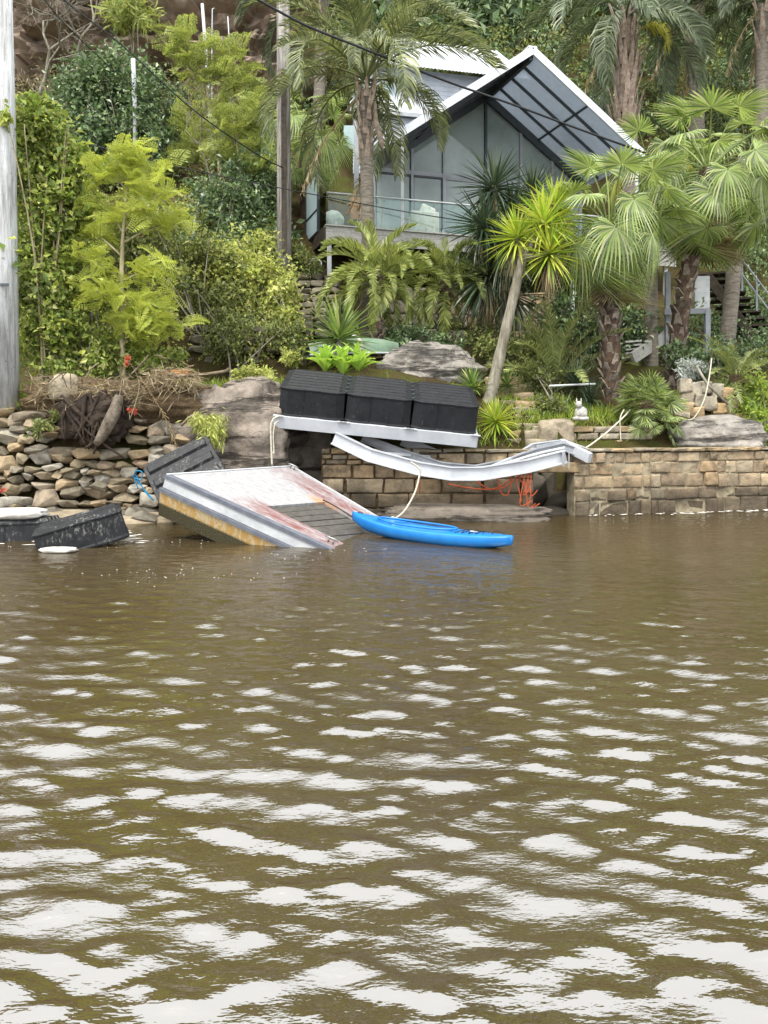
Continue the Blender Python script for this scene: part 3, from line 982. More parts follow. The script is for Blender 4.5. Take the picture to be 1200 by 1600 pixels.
def build_kayak():
    a, b = Vector((-.52, 13.15, .13)), Vector((1.80, 11.28, .05))
    L = (b - a).length
    d = (b - a).normalized()
    root = thing('kayak', 'bright blue plastic kayak afloat with its bow on the slatted pontoon', 'kayak', (a + b) / 2 - Vector((0, 0, .14)))
    side = d.cross(Vector((0, 0, 1))).normalized()
    up = side.cross(d).normalized()
    T = lambda s, y, z: a + d * (s * L) + side * y + up * z - OFF[root.name]
    ns, nk = 48, 28
    V, Fs = [], []
    prof = lambda s: max(1 - abs(2 * s - 1.02) ** 2.3, 0) ** .75
    keel = lambda s: -.13 + .15 * abs(2 * s - 1) ** 3.0 + (.05 * max(0, .12 - s) / .12)
    shear = lambda s: .075 + .05 * abs(2 * s - 1) ** 2 + .03 * max(0, 1 - s * 3)
    for i in range(ns + 1):
        s = i / ns
        w = .30 * prof(s) + .012
        kz, sz = keel(s), shear(s)
        cock = max(0, min(1, (s - .2) / .04)) * max(0, min(1, (.68 - s) / .04))
        for k in range(nk):
            t = 2 * math.pi * k / nk
            cx, sn = math.cos(t), math.sin(t)
            y = w * math.copysign(abs(cx) ** .7, cx)
            if sn < 0: z = sz - (sz - kz) * abs(sn) ** .72
            else:
                z = sz + .055 * sn * (1 - .4 * s)
                inside = max(0, min(1, (.74 - abs(y) / max(w, .01)) / .14))
                z -= cock * inside * .2
            V.append(T(s, y, z))
    for i in range(ns):
        for k in range(nk):
            Fs.append((i * nk + k, i * nk + (k + 1) % nk, (i + 1) * nk + (k + 1) % nk, (i + 1) * nk + k))
    Fs += [tuple(range(nk))[::-1], tuple(ns * nk + k for k in range(nk))]
    me = bpy.data.meshes.new('hull')
    me.from_pydata(V, [], Fs); me.materials.append(M['kayak'])
    me.polygons.foreach_set('use_smooth', [True] * len(me.polygons))
    h = link('hull', me, root)
    W = lambda s, y, z: T(s, y, z) + OFF[root.name]
    m = MB()
    ring = []
    for k in range(33):
        t = 2 * math.pi * k / 32
        s = .44 + .245 * math.copysign(abs(math.cos(t)) ** .8, math.cos(t))
        ring.append(W(s, .74 * (.30 * prof(s) + .012) * math.sin(t), shear(s) + .062))
    m.tube(ring, .017, 6, False); m.build('coaming', M['kayak'], root, True)
    m = MB(); m.box(W(.5, 0, -.07), (.34, .3, .06), Matrix.Rotation(math.atan2(d.y, d.x), 3, 'Z'))
    bevel(m.build('seat', M['dark_frame'], root), .02, 2)
    for q in range(4):                                          # crossed deck cords
        s0 = .72 + q * .035
        y = .2 - q * .025
        m = MB(); m.tube([W(s0, -y, shear(s0) + .04), W(s0 + .017, 0, shear(s0) + .064), W(s0 + .035, y - .02, shear(s0) + .042)], .006, 5); m.build('deck_cord', M['wire'], root)
        m = MB(); m.tube([W(s0, y, shear(s0) + .04), W(s0 + .017, 0, shear(s0) + .068), W(s0 + .035, -y + .02, shear(s0) + .042)], .006, 5); m.build('deck_cord', M['wire'], root)
    m = MB(); m.tube([W(.9 + .045 * math.sin(k * .5), 0, shear(.9) + .045 + .05 * math.sin(k * .5)) if 0 else W(.885 + .075 * k / 6, -.02, shear(.9) + .035 + .05 * math.sin(math.pi * k / 6)) for k in range(7)], .007, 5); m.build('carry_handle', M['wire'], root, True)
    m = MB(); m.tube([W(.03 + .05 * k / 6, 0, shear(.05) + .03 + .045 * math.sin(math.pi * k / 6)) for k in range(7)], .008, 5); m.build('carry_handle', M['wire'], root, True)
    # small white mark on the near quarter: a ring with a stroke
    m = MB()
    c0 = .80
    ringp = [W(c0 + .012 * math.cos(t * .628), .10 + .028 * math.sin(t * .628), shear(c0) + .066) for t in range(11)]
    m.tube(ringp, .006, 5, False)
    m.tube([W(c0 + .012, .1, shear(c0) + .066), W(c0 + .03, .1, shear(c0) + .066)], .006, 5); m.build('emblem', M['white_paint'], root)


build_kayak()


def float_tank(root, name, O, ex, ey, ez, L, W, Ht, mat, ribs=5, cham=.13, rib_h=.025):
    """moulded float: O = bottom front left corner, long side ex, back ey, up ez; chamfered corners, ridged top"""
    ex, ey, ez = Vector(ex).normalized(), Vector(ey).normalized(), Vector(ez).normalized()
    T = lambda x, y, z: Vector(O) + ex * x + ey * y + ez * z
    m = MB()
    plan = [(cham, 0), (L * .36, 0), (L * .38, .018), (L * .62, .018), (L * .64, 0), (L - cham, 0), (L, cham * .55), (L, W - cham * .55), (L - cham, W), (cham, W), (0, W - cham * .55), (0, cham * .55)]
    lv = [(0, .0), (.03, -.012), (.06, .004), (Ht - .05, .016), (Ht - .02, -.004), (Ht, .006)]
    cx, cy_ = L / 2, W / 2
    n = len(plan)
    vs = []
    for z, ins in lv:
        for (x, y) in plan:
            vs.append(T(x + (ins if x < cx else -ins), y + (ins if y < cy_ else -ins), z))
    fs = [(i * n + k, i * n + (k + 1) % n, (i + 1) * n + (k + 1) % n, (i + 1) * n + k) for i in range(len(lv) - 1) for k in range(n)]
    fs += [tuple(range(n))[::-1], tuple((len(lv) - 1) * n + k for k in range(n))]
    m.add(vs, fs)
    body = m.build(name, mat, root)
    bevel(body, .008)
    for k in range(ribs):
        y = W * (k + .5) / ribs
        hw = W / ribs * .3
        q = [T(cham * .7, y - hw, Ht), T(L - cham * .7, y - hw, Ht), T(L - cham * .7, y + hw, Ht), T(cham * .7, y + hw, Ht)]
        q2 = [T(cham * .9, y - hw * .6, Ht + rib_h), T(L - cham * .9, y - hw * .6, Ht + rib_h), T(L - cham * .9, y + hw * .6, Ht + rib_h), T(cham * .9, y + hw * .6, Ht + rib_h)]
        mm = MB().hexa(q + q2)
        mm.build('ridge', mat, body)
    return body


def build_rack():
    root = thing('float_rack', 'upturned pontoon of three ridged black float tanks on a white metal frame', 'pontoon', (-.2, 15.2, 1.6))
    F1 = P(432, 667, 15.0)
    F2 = P(742, 698, 15.05)
    ex = (F2 - F1).normalized()
    L = (F2 - F1).length
    ey = Vector((.10, math.cos(R(17)), math.sin(R(17)))); ey = (ey - ex * ey.dot(ex)).normalized()
    ez = ex.cross(ey)
    T = lambda x, y, z: F1 + ex * x + ey * y + ez * z
    W = 1.45
    bh = .235
    m = MB()
    # C-section front beam: web, two flanges
    def beam(p, q, nm, inward):
        m = MB()
        m.bar(p, q, .012, bh, ez)
        for s in (-1, 1):
            o_ = inward * .035 + ez * (s * (bh / 2 - .006))
            m.bar(p + o_, q + o_, .07, .012, ez)
        o = m.build(nm, M['white_metal'], root)
        bevel(o, .003)
    beam(T(-.06, -.05, bh / 2), T(L + .02, -.05, bh / 2), 'frame_beam', ey)
    beam(T(-.06, W + .05, bh / 2), T(L + .02, W + .05, bh / 2), 'frame_beam', -ey)
    beam(T(-.07, -.04, bh / 2), T(-.07, W + .04, bh / 2), 'frame_beam', ex)
    beam(T(L + .03, -.04, bh / 2), T(L + .03, W + .04, bh / 2), 'frame_beam', -ex)
    for k in range(1, 5):
        m = MB().bar(T(L * k / 5, -.03, bh * .35), T(L * k / 5, W + .03, bh * .35), .06, bh * .6, ez); m.build('cross_beam', M['white_metal2'], root)
    tl = L / 3
    for k in range(3):
        float_tank(root, 'tank', T(tl * k + .008, 0, bh * .92), ex, ey, ez, tl - .016, W - .02, .56, M['tank'], 7, .15, .03)
        for s in (.02, .98):
            m = MB().bar(T(tl * (k + s) - .09, -.07, bh + .012), T(tl * (k + s) + .09, -.07, bh + .012), .05, .016, ez); m.build('hold_down_tab', M['white_paint'], root)
    for k in (1, 2):                                            # joining lugs between the tanks
        for j in range(5):
            c = T(tl * k, .15 + j * .28, bh * .92 + .565)
            m = MB(); m.tube([c - ez * .03, c + ez * .012], .035, 8); m.build('joint_lug', M['dark_frame'], root)


build_rack()


def rail_strip(root, name, pts, h, w, mat, upv=(0, 0, 1)):
    pts = [Vector(p) for p in pts]
    m = MB()
    for i, p in enumerate(pts):
        d = (pts[min(i + 1, len(pts) - 1)] - pts[max(i - 1, 0)]).normalized()
        side = d.cross(Vector(upv)).normalized()
        u = side.cross(d).normalized()
        # I-section outline: wide flanges, thin web
        for (a, b) in ((-w, -h / 2), (w, -h / 2), (w, -h / 2 + .022), (.010, -h / 2 + .03), (.010, h / 2 - .03), (w, h / 2 - .022), (w, h / 2), (-w, h / 2), (-w, h / 2 - .022), (-.010, h / 2 - .03), (-.010, -h / 2 + .03), (-w, -h / 2 + .022)):
            m.v.append(tuple(p + side * a + u * b))
    n = 12
    for i in range(len(pts) - 1):
        for k in range(n): m.f.append((i * n + k, i * n + (k + 1) % n, (i + 1) * n + (k + 1) % n, (i + 1) * n + k))
    m.f.append(tuple(range(n))[::-1]); m.f.append(tuple((len(pts) - 1) * n + k for k in range(n)))
    return m.build(name, mat, root)


def smooth_pts(ps, n=6):
    """Catmull-Rom through the points"""
    ps = [Vector(p) for p in ps]
    out = []
    for i in range(len(ps) - 1):
        p0, p1, p2, p3 = ps[max(i - 1, 0)], ps[i], ps[i + 1], ps[min(i + 2, len(ps) - 1)]
        for k in range(n):
            t = k / n
            out.append(.5 * ((2 * p1) + (p2 - p0) * t + (2 * p0 - 5 * p1 + 4 * p2 - p3) * t * t + (3 * p1 - p0 - 3 * p2 + p3) * t ** 3))
    out.append(ps[-1])
    return out


def build_gangway():
    root = thing('gangway', 'buckled white aluminium gangway sagging from the float rack to the quay', 'gangway', (2.0, 15.2, 1.2))
    near = [P(522, 684, 15.0), P(578, 711, 14.75), P(655, 732, 14.6), P(705, 740, 14.55), P(752, 740, 14.6), P(825, 728, 14.8), P(884, 713, 15.0)]
    far = [P(628, 688, 15.9), P(690, 713, 15.75), P(748, 733, 15.65), P(795, 724, 15.65), P(834, 700, 15.7), P(880, 694, 15.75), P(917, 708, 15.7)]
    mid = [P(566, 684, 15.5), P(632, 709, 15.3), P(690, 728, 15.2), P(742, 733, 15.15), P(790, 724, 15.2), P(838, 707, 15.3), P(880, 698, 15.4), P(921, 712, 15.3)]
    rail_strip(root, 'side_rail', near, .25, .05, M['white_metal'])
    rail_strip(root, 'side_rail', smooth_pts(far, 1), .2, .05, M['white_metal'])
    rail_strip(root, 'centre_rail', smooth_pts(mid, 1), .16, .045, M['white_metal2'])
    for i in range(1, 6):
        m = MB().bar(near[i] + Vector((0, .02, .05)), far[i] + Vector((0, -.02, -.02)), .05, .05); m.build('cross_member', M['white_metal'], root)
    m = MB().bar(P(876, 693, 15.7), P(922, 716, 15.05), .09, .2); bevel(m.build('end_beam', M['white_metal'], root), .008)
    m = MB().bar(P(838, 698, 15.55), P(884, 690, 15.5), .16, .05); m.build('torn_flange', M['white_metal2'], root)
    m = MB().bar(P(880, 706, 14.93), P(880, 728, 14.95), .05, .08); m.bar(P(889, 706, 14.93), P(889, 732, 14.95), .02, .06); m.build('hinge_bracket', M['white_metal2'], root)
    m = MB(); m.tube(smooth_pts([P(760, 735, 14.9), P(830, 712, 15.05), P(882, 700, 15.15)], 4), .03, 8); m.build('bent_pipe', M['white_paint'], root, True)


build_gangway()


def build_float(name, label, O, ex, ey, L, W, Ht, mat, ribs=4):
    ex = Vector(ex).normalized(); ey = Vector(ey); ey = (ey - ex * ey.dot(ex)).normalized()
    ez = ex.cross(ey)
    root = thing(name, label, 'float', O)
    float_tank(root, 'tank', O, ex, ey, ez, L, W, Ht, mat, ribs, .1, .045)
    return root, ex, ey, ez


# leaning float: ridged face towards the viewer
LB, LR, LL = P(250, 792, 13.75), P(354, 737, 14.0), P(214, 742, 14.15)
ex = (LR - LB).normalized(); ey = (LL - LB); ey = (ey - ex * ey.dot(ex)); wid = ey.length; ey.normalize(); ez = ex.cross(ey)
build_float('loose_float', 'scuffed black float tank leaning on the rubble wall, blue rope at one corner', LB - ez * .5, ex, ey, (LR - LB).length, wid * 1.18, .46, M['tank_scuffed'], 3)
m = MB()
pts = [P(212, 742, 13.75), P(222, 760, 13.7), P(228, 770, 13.7), P(240, 782, 13.7), P(215, 752, 13.72), P(208, 744, 13.75)]
m.tube(smooth_pts(pts, 5), .011, 6)
m.tube(smooth_pts([P(208, 744, 13.72), P(213, 736, 13.7), P(222, 738, 13.7), P(220, 750, 13.7), P(211, 748, 13.7), P(216, 764, 13.7)], 5), .011, 6)
tag(m.build('blue_rope', M['rope_blue'], None, True), 'short blue rope tied to the corner of the leaning float', 'rope')
O = P(62, 858, 11.25)
build_float('loose_float', 'black float tank lying in the shallows, one end lifted out of the water', O + Vector((0, 0, -.22)), (.9, .32, .26), (-.25, .93, .05), 1.25, .75, .42, M['tank_scuffed'], 4)
O = P(-45, 862, 11.9)
build_float('loose_float', 'half sunk black float beneath a slab of white foam', O + Vector((0, .1, -.2)), (.98, .15, .04), (-.2, .95, -.05), 1.12, .8, .58, M['tank_scuffed'], 4)
o = rock('foam_slab', 'slab of dirty white foam lying on the half sunk float', P(20, 802, 12.4), (1.0, .6, .14), M['foam'], 21, .1, 3, 5, cat='foam')
o = rock('foam_slab', 'small scrap of white foam floating beside the black float', P(92, 858, 11.1) + Vector((0, 0, -.01)), (.5, .22, .08), M['foam'], 22, .16, 3, 3, cat='foam')

# ropes
def rope(name, label, pts, r, mat, n=6, k=5):
    m = MB(); m.tube(smooth_pts(pts, k), r, n)
    return tag(m.build(name, M[mat], None, True), label, 'rope')


rope('mooring_rope', 'white mooring rope hanging from the gangway to the kayak bow', [P(642, 722, 14.4), P(656, 733, 14.4), P(655, 745, 14.4), P(648, 770, 14.3), P(632, 798, 14.1), P(616, 811, 14.0), P(606, 815, 14.0), P(614, 808, 13.95), P(622, 817, 13.95), P(610, 812, 13.9)], .017, 'rope_white')
rope('mooring_rope', 'white rope looped over the left end of the float frame', [P(436, 650, 14.8), P(427, 655, 14.75), P(423, 668, 14.75), P(424, 700, 14.75), P(425, 728, 14.75)], .018, 'rope_white')
rope('mooring_rope', 'thin white line hanging to the pontoon beside the looped rope', [P(436, 658, 14.8), P(430, 662, 14.75), P(427, 680, 14.75), P(428, 708, 14.75), P(426, 706, 14.75)], .014, 'rope_white')
ot = thing('rope_tangle', 'tangled orange rope dangling below the gangway landing', 'rope', P(818, 795, 15.0))
r_ = random.Random(3)
for k in range(7):
    x = 810 + k * 3.2 + r_.uniform(-2, 2)
    y1 = r_.uniform(765, 798)
    m = MB(); m.tube(smooth_pts([P(x, 735, 14.8), P(x + r_.uniform(-4, 4), 750, 14.8), P(x + r_.uniform(-7, 7), (y1 + 745) / 2, 14.8), P(x + r_.uniform(-5, 12), y1, 14.8), P(x + r_.uniform(2, 16), y1 - r_.uniform(2, 14), 14.8)], 5), .009, 5)
    m.build('strand', M['rope_orange'], ot, True)
for pts in ([(745, 752), (765, 764), (790, 760), (812, 742)], [(778, 745), (782, 768), (792, 774), (798, 760), (799, 742)], [(655, 735), (656, 770)], [(700, 756), (730, 762), (770, 764), (800, 748)]):
    m = MB(); m.tube(smooth_pts([P(x, y, 14.9) for x, y in pts], 5), .012, 5); m.build('strand', M['rope_orange'], ot, True)
rope('tie_rope', 'pale rope running from the bushy fan palm down to the quay', [P(985, 640, 17.0), P(974, 652, 16.8), P(950, 674, 16.3), P(927, 692, 15.7), P(915, 700, 15.3)], .018, 'rope_white')
rope('tie_rope', 'pale rope hanging straight from the bushy fan palm', [P(975, 640, 16.9), P(969, 655, 16.8), P(970, 690, 16.7)], .014, 'rope_white')
rope('tie_rope', 'loose white rope looping over the curved garden wall', [P(1062, 652, 17.3), P(1072, 656, 17.2), P(1085, 652, 17.2), P(1100, 625, 17.3), P(1108, 590, 17.5), P(1112, 560, 17.8)], .014, 'rope_white')
m = MB(); m.tube([P(1088, 572, 17.6), P(1105, 600, 17.5), P(1138, 632, 17.4)], .03, 6)
tag(m.build('fallen_pipe', M['bark_grey'], None, True), 'grey pipe fallen across the curved garden wall', 'pipe')
m = MB(); m.tube([P(858, 603, 17.6), P(930, 600, 17.7)], .024, 6)
tag(m.build('white_pole', M['white_paint'], None, True), 'slim white pole lying among the garden plants', 'pole')


# ------------------------------------------------------------------ the glass house
HU, HV = Vector((.953, .302, 0)), Vector((-.302, .953, 0))
HO = Vector((-1.7, 23.6, 0))
HD = 7.61                                                        # deck level
HP = lambda t, v, z: HO + HU * t + HV * v + Vector((0, 0, z))
T0, TR, T1 = 1.38, 6.79, 10.95
DB = 2.6                                                         # depth of the room behind the glass
ZE, ZR = 9.87, 13.68
GV = 3.6                                                         # the glass front stands this far behind the eaves
roof_z = lambda t: ZR - abs(t - TR) * (ZR - ZE) / (TR - T0)

house = thing('glass_house', 'modern gabled house with a glazed front, white roof edge and raised deck', 'house', HP(6, 4, 3.5))


def hquad(m, pts, th, dirv):
    d = Vector(dirv) * th
    p = [Vector(q) for q in pts]
    m.hexa(p + [q + d for q in p])
    return m


M['roof_metal'] = mat_plain('pale roof metal', C('d5d8dc', .8), C('bfc3c8', .8), .45, .4, 2, .05, 20)
M['soffit'] = mat_plain('grey soffit', C('a3a6aa', .85), C('8d9095', .85), .7, .3, 3, .1, 20)
M['room'] = mat_plain('interior wall', C('8f9491', .8), C('7c817e', .8), .9, .1, 1, 0)
M['room_floor'] = mat_plain('interior floor', C('5a5148', .8), C('4a4239', .8), .6, .3, 2, 0)

# roof: each slope a slab; the part in front of the glass is framed and sheeted
nrmL = Vector((0, 0, 1))
for sgn, te in ((-1, T0), (1, T1)):
    ed = lambda v: te + (.33 * v if sgn < 0 else 0.0)              # the left eaves splay inwards
    rz_ = roof_z
    m = MB()
    q = [HP(ed(GV), GV, rz_(ed(GV))), HP(TR, GV, ZR), HP(TR, GV + DB, ZR), HP(ed(GV + DB), GV + DB, rz_(ed(GV + DB)))]
    hquad(m, q[::-1] if sgn > 0 else q, .1, (0, 0, 1))
    rf = m.build('roof', M['roof_metal'], house)
    # white rake board
    m = MB(); m.bar(HP(te, 0, rz_(te) + .06), HP(TR, 0, ZR + .06), .06, .24, (0, 0, 1)); m.build('rake_board', M['roof_metal'], rf)
    m = MB(); m.bar(HP(te, -.02, rz_(te) + .06), HP(ed(GV + DB), GV + DB, rz_(ed(GV + DB)) + .06), .06, .2); m.build('eaves_board', M['roof_metal'], rf)
    for v in (.9, 1.8, 2.7):
        m = MB(); m.bar(HP(ed(v), v, rz_(ed(v)) + .02), HP(TR, v, ZR + .02), .05, .09, (0, 0, 1)); m.build('rafter', M['dark_frame'], rf)
    m = MB(); m.bar(HP(ed(GV), GV - .06, rz_(ed(GV)) - .06), HP(TR, GV - .06, ZR - .06), .14, .3, (0, 0, 1)); m.build('rafter', M['dark_frame'], rf)
    for f in (.5,):
        t_ = te + (TR - te) * f
        m = MB(); m.bar(HP(t_, .05, rz_(t_) + .02), HP(t_, GV, rz_(t_) + .02), .05, .06); m.build('purlin', M['dark_frame'], rf)
    for f0, f1 in ((0, .5), (.5, 1.0)):                          # roof sheets over the deck
        for v0, v1 in ((.03, .9), (.9, 1.8), (1.8, 2.7), (2.7, GV)):
            q = []
            for f, v in ((f0, v0 + .01), (f1, v0 + .01), (f1, v1 - .01), (f0, v1 - .01)):
                t_ = te + (TR - te) * f
                if f == 0: t_ = ed(v)
                q.append(HP(t_, v, rz_(t_) + .085))
            m = MB(); hquad(m, q[::-1] if sgn > 0 else q, .015, (0, 0, 1))
            m.build('roof_sheet', M['polycarb'] if sgn > 0 else M['white_paint'], rf)
m = MB(); m.bar(HP(TR, -.02, ZR + .16), HP(TR, GV + DB, ZR + .16), .3, .05); m.build('ridge_cap', M['roof_metal'], house)
m = MB(); m.bar(HP(TR, .1, ZR - .12), HP(TR, GV + 1, ZR - .12), .12, .22); m.build('ridge_beam', M['dark_frame'], house)

# shell of the room behind the glass
TL, TRR = 2.6, 10.7
m = MB()
m.bar(HP(TL, GV, HD + 1.35), HP(TL, GV + DB, HD + 1.35), .1, 2.7); m.build('side_wall', M['room'], house)
m = MB(); m.bar(HP(TRR, GV, HD + 1.35), HP(TRR, GV + DB, HD + 1.35), .1, 2.7); m.build('side_wall', M['room'], house)
m = MB(); q = [HP(TL, GV + DB - .1, HD), HP(TRR, GV + DB - .1, HD), HP(TRR, GV + DB - .1, roof_z(TRR)), HP(TR, GV + DB - .1, ZR - .02), HP(TL, GV + DB - .1, roof_z(TL))]; m.add(q + [p + HV * .1 for p in q], [(0, 1, 2, 3, 4), (9, 8, 7, 6, 5)] + [(k, k + 5, (k + 1) % 5 + 5, (k + 1) % 5) for k in range(5)]); m.build('back_wall', M['room'], house)
m = MB(); m.bar(HP(TL, GV + DB / 2, HD - .08), HP(TRR, GV + DB / 2, HD - .08), DB + .1, .14); m.build('floor', M['room_floor'], house)
# deck
m = MB(); m.bar(HP(0, GV / 2, HD - .06), HP(12.2, GV / 2, HD - .06), GV, .08)
deck = m.build('deck', M['grey_board'], house)
for k in range(3):
    m = MB(); m.bar(HP(-.02, -.03, HD - .10 - k * .165), HP(12.2, -.03, HD - .10 - k * .165), .035, .158); m.build('fascia_board', M['grey_board'], deck)
m = MB(); m.bar(HP(-.05, -.05, HD + .0), HP(12.2, -.05, HD + .0), .12, .035); m.build('deck_edge', M['grey_board'], deck)
for k in range(2):
    m = MB(); m.bar(HP(-.03, 0.02, HD - .14 - k * .2), HP(-.03, GV + .4, HD - .14 - k * .2), .035, .19); m.build('fascia_board', M['dark_timber'], deck)
for v in np.linspace(.5, GV + 2, 6):
    m = MB(); m.bar(HP(.02, v, HD - .2), HP(12.1, v, HD - .2), .07, .2); m.build('joist', M['dark_timber'], deck)
for (t_, v, zb) in ((.12, .12, 4.4), (4.2, .12, 3.8), (8.3, .12, 3.8), (.12, 3.3, 5.0), (11.9, .12, 3.8)):
    m = MB(); p = HP(t_, v, 0); m.bar((p.x, p.y, zb - .6), (p.x, p.y, HD - .5), .13, .13, (1, 0, 0)); bevel(m.build('deck_post', M['white_paint'], house), .01)
m = MB(); p = HP(2.39, .05, 0); m.bar((p.x, p.y, HD), (p.x, p.y, roof_z(2.39) + .02), .09, .09, (1, 0, 0)); m.build('roof_post', M['white_paint'], house)
m = MB(); p = HP(10.7, .05, 0); m.bar((p.x, p.y, HD), (p.x, p.y, roof_z(10.7) + .02), .09, .09, (1, 0, 0)); m.build('roof_post', M['white_paint'], house)
# glazing: panes between mullions up to the rake
ZD = 10.55                                                       # door head
mull = [2.55, 3.95, 5.15, TR, 8.2, 9.5, 10.7]
for i in range(len(mull) - 1):
    a, b = mull[i] + .05, mull[i + 1] - .05
    za, zb = roof_z(a) - .22, roof_z(b) - .22
    lo = ZD + .12
    if za > lo + .05 or zb > lo + .05:
        pa, pb = max(za, lo), max(zb, lo)
        q = [HP(a, GV, lo), HP(b, GV, lo), HP(b, GV, pb), HP(a, GV, pa)]
        m = MB()
        if pa - lo < .02 or pb - lo < .02:
            if pa - lo < .02:
                aa = a + (b - a) * (lo - za) / (zb - za); q = [HP(aa, GV, lo), HP(b, GV, lo), HP(b, GV, pb)]
            else:
                bb = a + (b - a) * (lo - za) / (zb - za); q = [HP(a, GV, lo), HP(bb, GV, lo), HP(a, GV, pa)]
            n = 3
        else: n = 4
        q2 = [p + HV * .012 for p in q]
        m.add(q + q2, [tuple(range(n)), tuple(range(n, 2 * n))[::-1]] + [(k, (k + 1) % n + 0, (k + 1) % n + n, k + n) for k in range(n)])
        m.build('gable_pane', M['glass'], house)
    zt = min(ZD - .02, min(za, zb) if i not in (0, 5) else ZD - .02)
    q = [HP(a, GV, HD + .05), HP(b, GV, HD + .05), HP(b, GV, zt), HP(a, GV, zt)]
    m = MB(); m.hexa([q[0], q[1], q[1] + HV * .012, q[0] + HV * .012, q[3], q[2], q[2] + HV * .012, q[3] + HV * .012])
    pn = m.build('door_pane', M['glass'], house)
    m = MB()
    for (p0, p1) in ((q[0], q[3]), (q[1], q[2])): m.bar(p0 - HV * .03, p1 - HV * .03, .05, .05, HV)
    m.bar(q[3] - HV * .03 - Vector((0, 0, .03)), q[2] - HV * .03 - Vector((0, 0, .03)), .05, .06)
    m.build('sash', M['dark_frame'] if i < 2 else M['soffit'], pn)
for t_ in mull:
    m = MB(); m.bar(HP(t_, GV - .02, HD), HP(t_, GV - .02, max(roof_z(t_) - .15, HD + 2)), .09, .12, HV); m.build('mullion', M['dark_frame'] if abs(t_ - TR) < .1 else M['soffit'], house)
m = MB(); m.bar(HP(2.55, GV - .02, ZD + .05), HP(10.7, GV - .02, ZD + .05), .1, .14); m.build('transom', M['soffit'], house)
# ceiling fan seen through the glass
m = MB(); c = HP(4.4, GV + 1.2, HD + 2.65)
m.tube([c, c + Vector((0, 0, .8))], .02, 6)
for k in range(3):
    d_ = Vector((math.cos(k * 2.1 + .3), math.sin(k * 2.1 + .3), 0)); m.bar(c, c + d_ * .65, .12, .015)
tag(m.build('ceiling_fan', M['room_floor'], None), 'dark ceiling fan hanging behind the glass doors', 'fan')
# glass balustrade
bal = thing('balustrade', 'frameless glass balustrade with a slim white handrail on the deck', 'railing', HP(0, .02, HD))
for k in range(7):
    a, b = .06 + k * 1.7, .06 + (k + 1) * 1.7 - .06
    m = MB(); p = [HP(a, .03, HD + .06), HP(b, .03, HD + .06), HP(b, .042, HD + .06), HP(a, .042, HD + .06)]
    m.hexa(p + [q + Vector((0, 0, .97)) for q in p]); m.build('glass_panel', M['glass_rail'], bal)
    for s in (a + .25, b - .25):
        m = MB(); q = HP(s, .036, HD + .02); m.box(q + Vector((0, 0, .06)), (.05, .05, .13)); m.build('spigot', M['steel'], bal)
m = MB(); m.tube([HP(.02, -.02, HD + .97), HP(12, -.02, HD + .97)], .026, 8); m.build('handrail', M['white_paint'], bal, True)
m = MB(); p = [HP(.0, .1, HD + .06), HP(.012, .1, HD + .06), HP(.012, 2.2, HD + .06), HP(0, 2.2, HD + .06)]; m.hexa(p + [q + Vector((0, 0, .97)) for q in p]); m.build('glass_panel', M['glass_rail'], bal)
# tall screen at the left end of the deck
sc = thing('privacy_screen', 'pale frosted glass screen in a dark frame at the end of the deck', 'screen', P(489, 372, 25.2))
q = [P(479, 381, 25.6), P(497, 362, 24.6), P(497, 268, 24.6), P(479, 290, 25.6)]
for lo, hi in ((.03, .36), (.4, .97)):
    m = MB(); a0, a1 = q[0].lerp(q[3], lo), q[0].lerp(q[3], hi); b0, b1 = q[1].lerp(q[2], lo), q[1].lerp(q[2], hi)
    n_ = (q[1] - q[0]).cross(q[3] - q[0]).normalized() * .015
    m.hexa([a0, b0, b0 + n_, a0 + n_, a1, b1, b1 + n_, a1 + n_]); m.build('pane', M['screen_glass'], sc)
m = MB()
for (a0, b0) in ((q[0], q[1]), (q[1], q[2]), (q[2], q[3]), (q[3], q[0]), (q[0].lerp(q[3], .38), q[1].lerp(q[2], .38))): m.bar(a0, b0, .07, .07, (.3, -1, 0))
m.build('frame', M['dark_frame'], sc)

# things on the deck
sofa = thing('armchair', 'white armchair with a cushion on the deck behind the balustrade', 'armchair', HP(3.3, 1.0, HD))
rz = math.atan2(HU.y, HU.x)
RM = Matrix.Rotation(rz, 3, 'Z')
M['cloth_white'] = mat_plain('white cushion cloth', C('cfcdc4', .85), C('b3b1a8', .8), .9, .1, 5, .2, 40)
for nm, t_, v, z_, sz in (('seat', 3.3, 1.0, .25, (.95, .8, .36)), ('backrest', 3.3, .58, .46, (.95, .16, .72)), ('armrest', 2.86, 1.0, .36, (.14, .8, .55)), ('armrest', 3.74, 1.0, .36, (.14, .8, .55))):
    m = MB().box(HP(t_, v, HD + z_), sz, RM); bevel(m.build(nm, M['cloth_white'], sofa), .04, 2)
m = MB().box(HP(3.45, .75, HD + .85), (.5, .16, .42), RM @ Matrix.Rotation(.35, 3, 'Y')); bevel(m.build('cushion', M['cloth_white'], sofa), .07, 3)
rock('bulky_bag', 'bulging white bag slumped in the corner of the deck', HP(.42, .75, HD + .28), (.62, .5, .72), M['cloth_white'], 31, .16, 4, 2.3, cat='bag')
bc = thing('folded_lounger', 'upright tan leather and timber chair behind the balustrade', 'chair', HP(1.2, .9, HD))
M['tan'] = mat_plain('tan leather', C('a5713a', .85), C('7a4f28', .85), .55, .3, 4, .2, 30)
m = MB().box(HP(1.25, .9, HD + .72), (.55, .12, .95), RM @ Matrix.Rotation(-.2, 3, 'X')); bevel(m.build('backrest', M['tan'], bc), .05, 3)
m = MB().box(HP(1.25, .65, HD + .32), (.55, .5, .12), RM); bevel(m.build('seat', M['dark_timber'], bc), .04, 2)
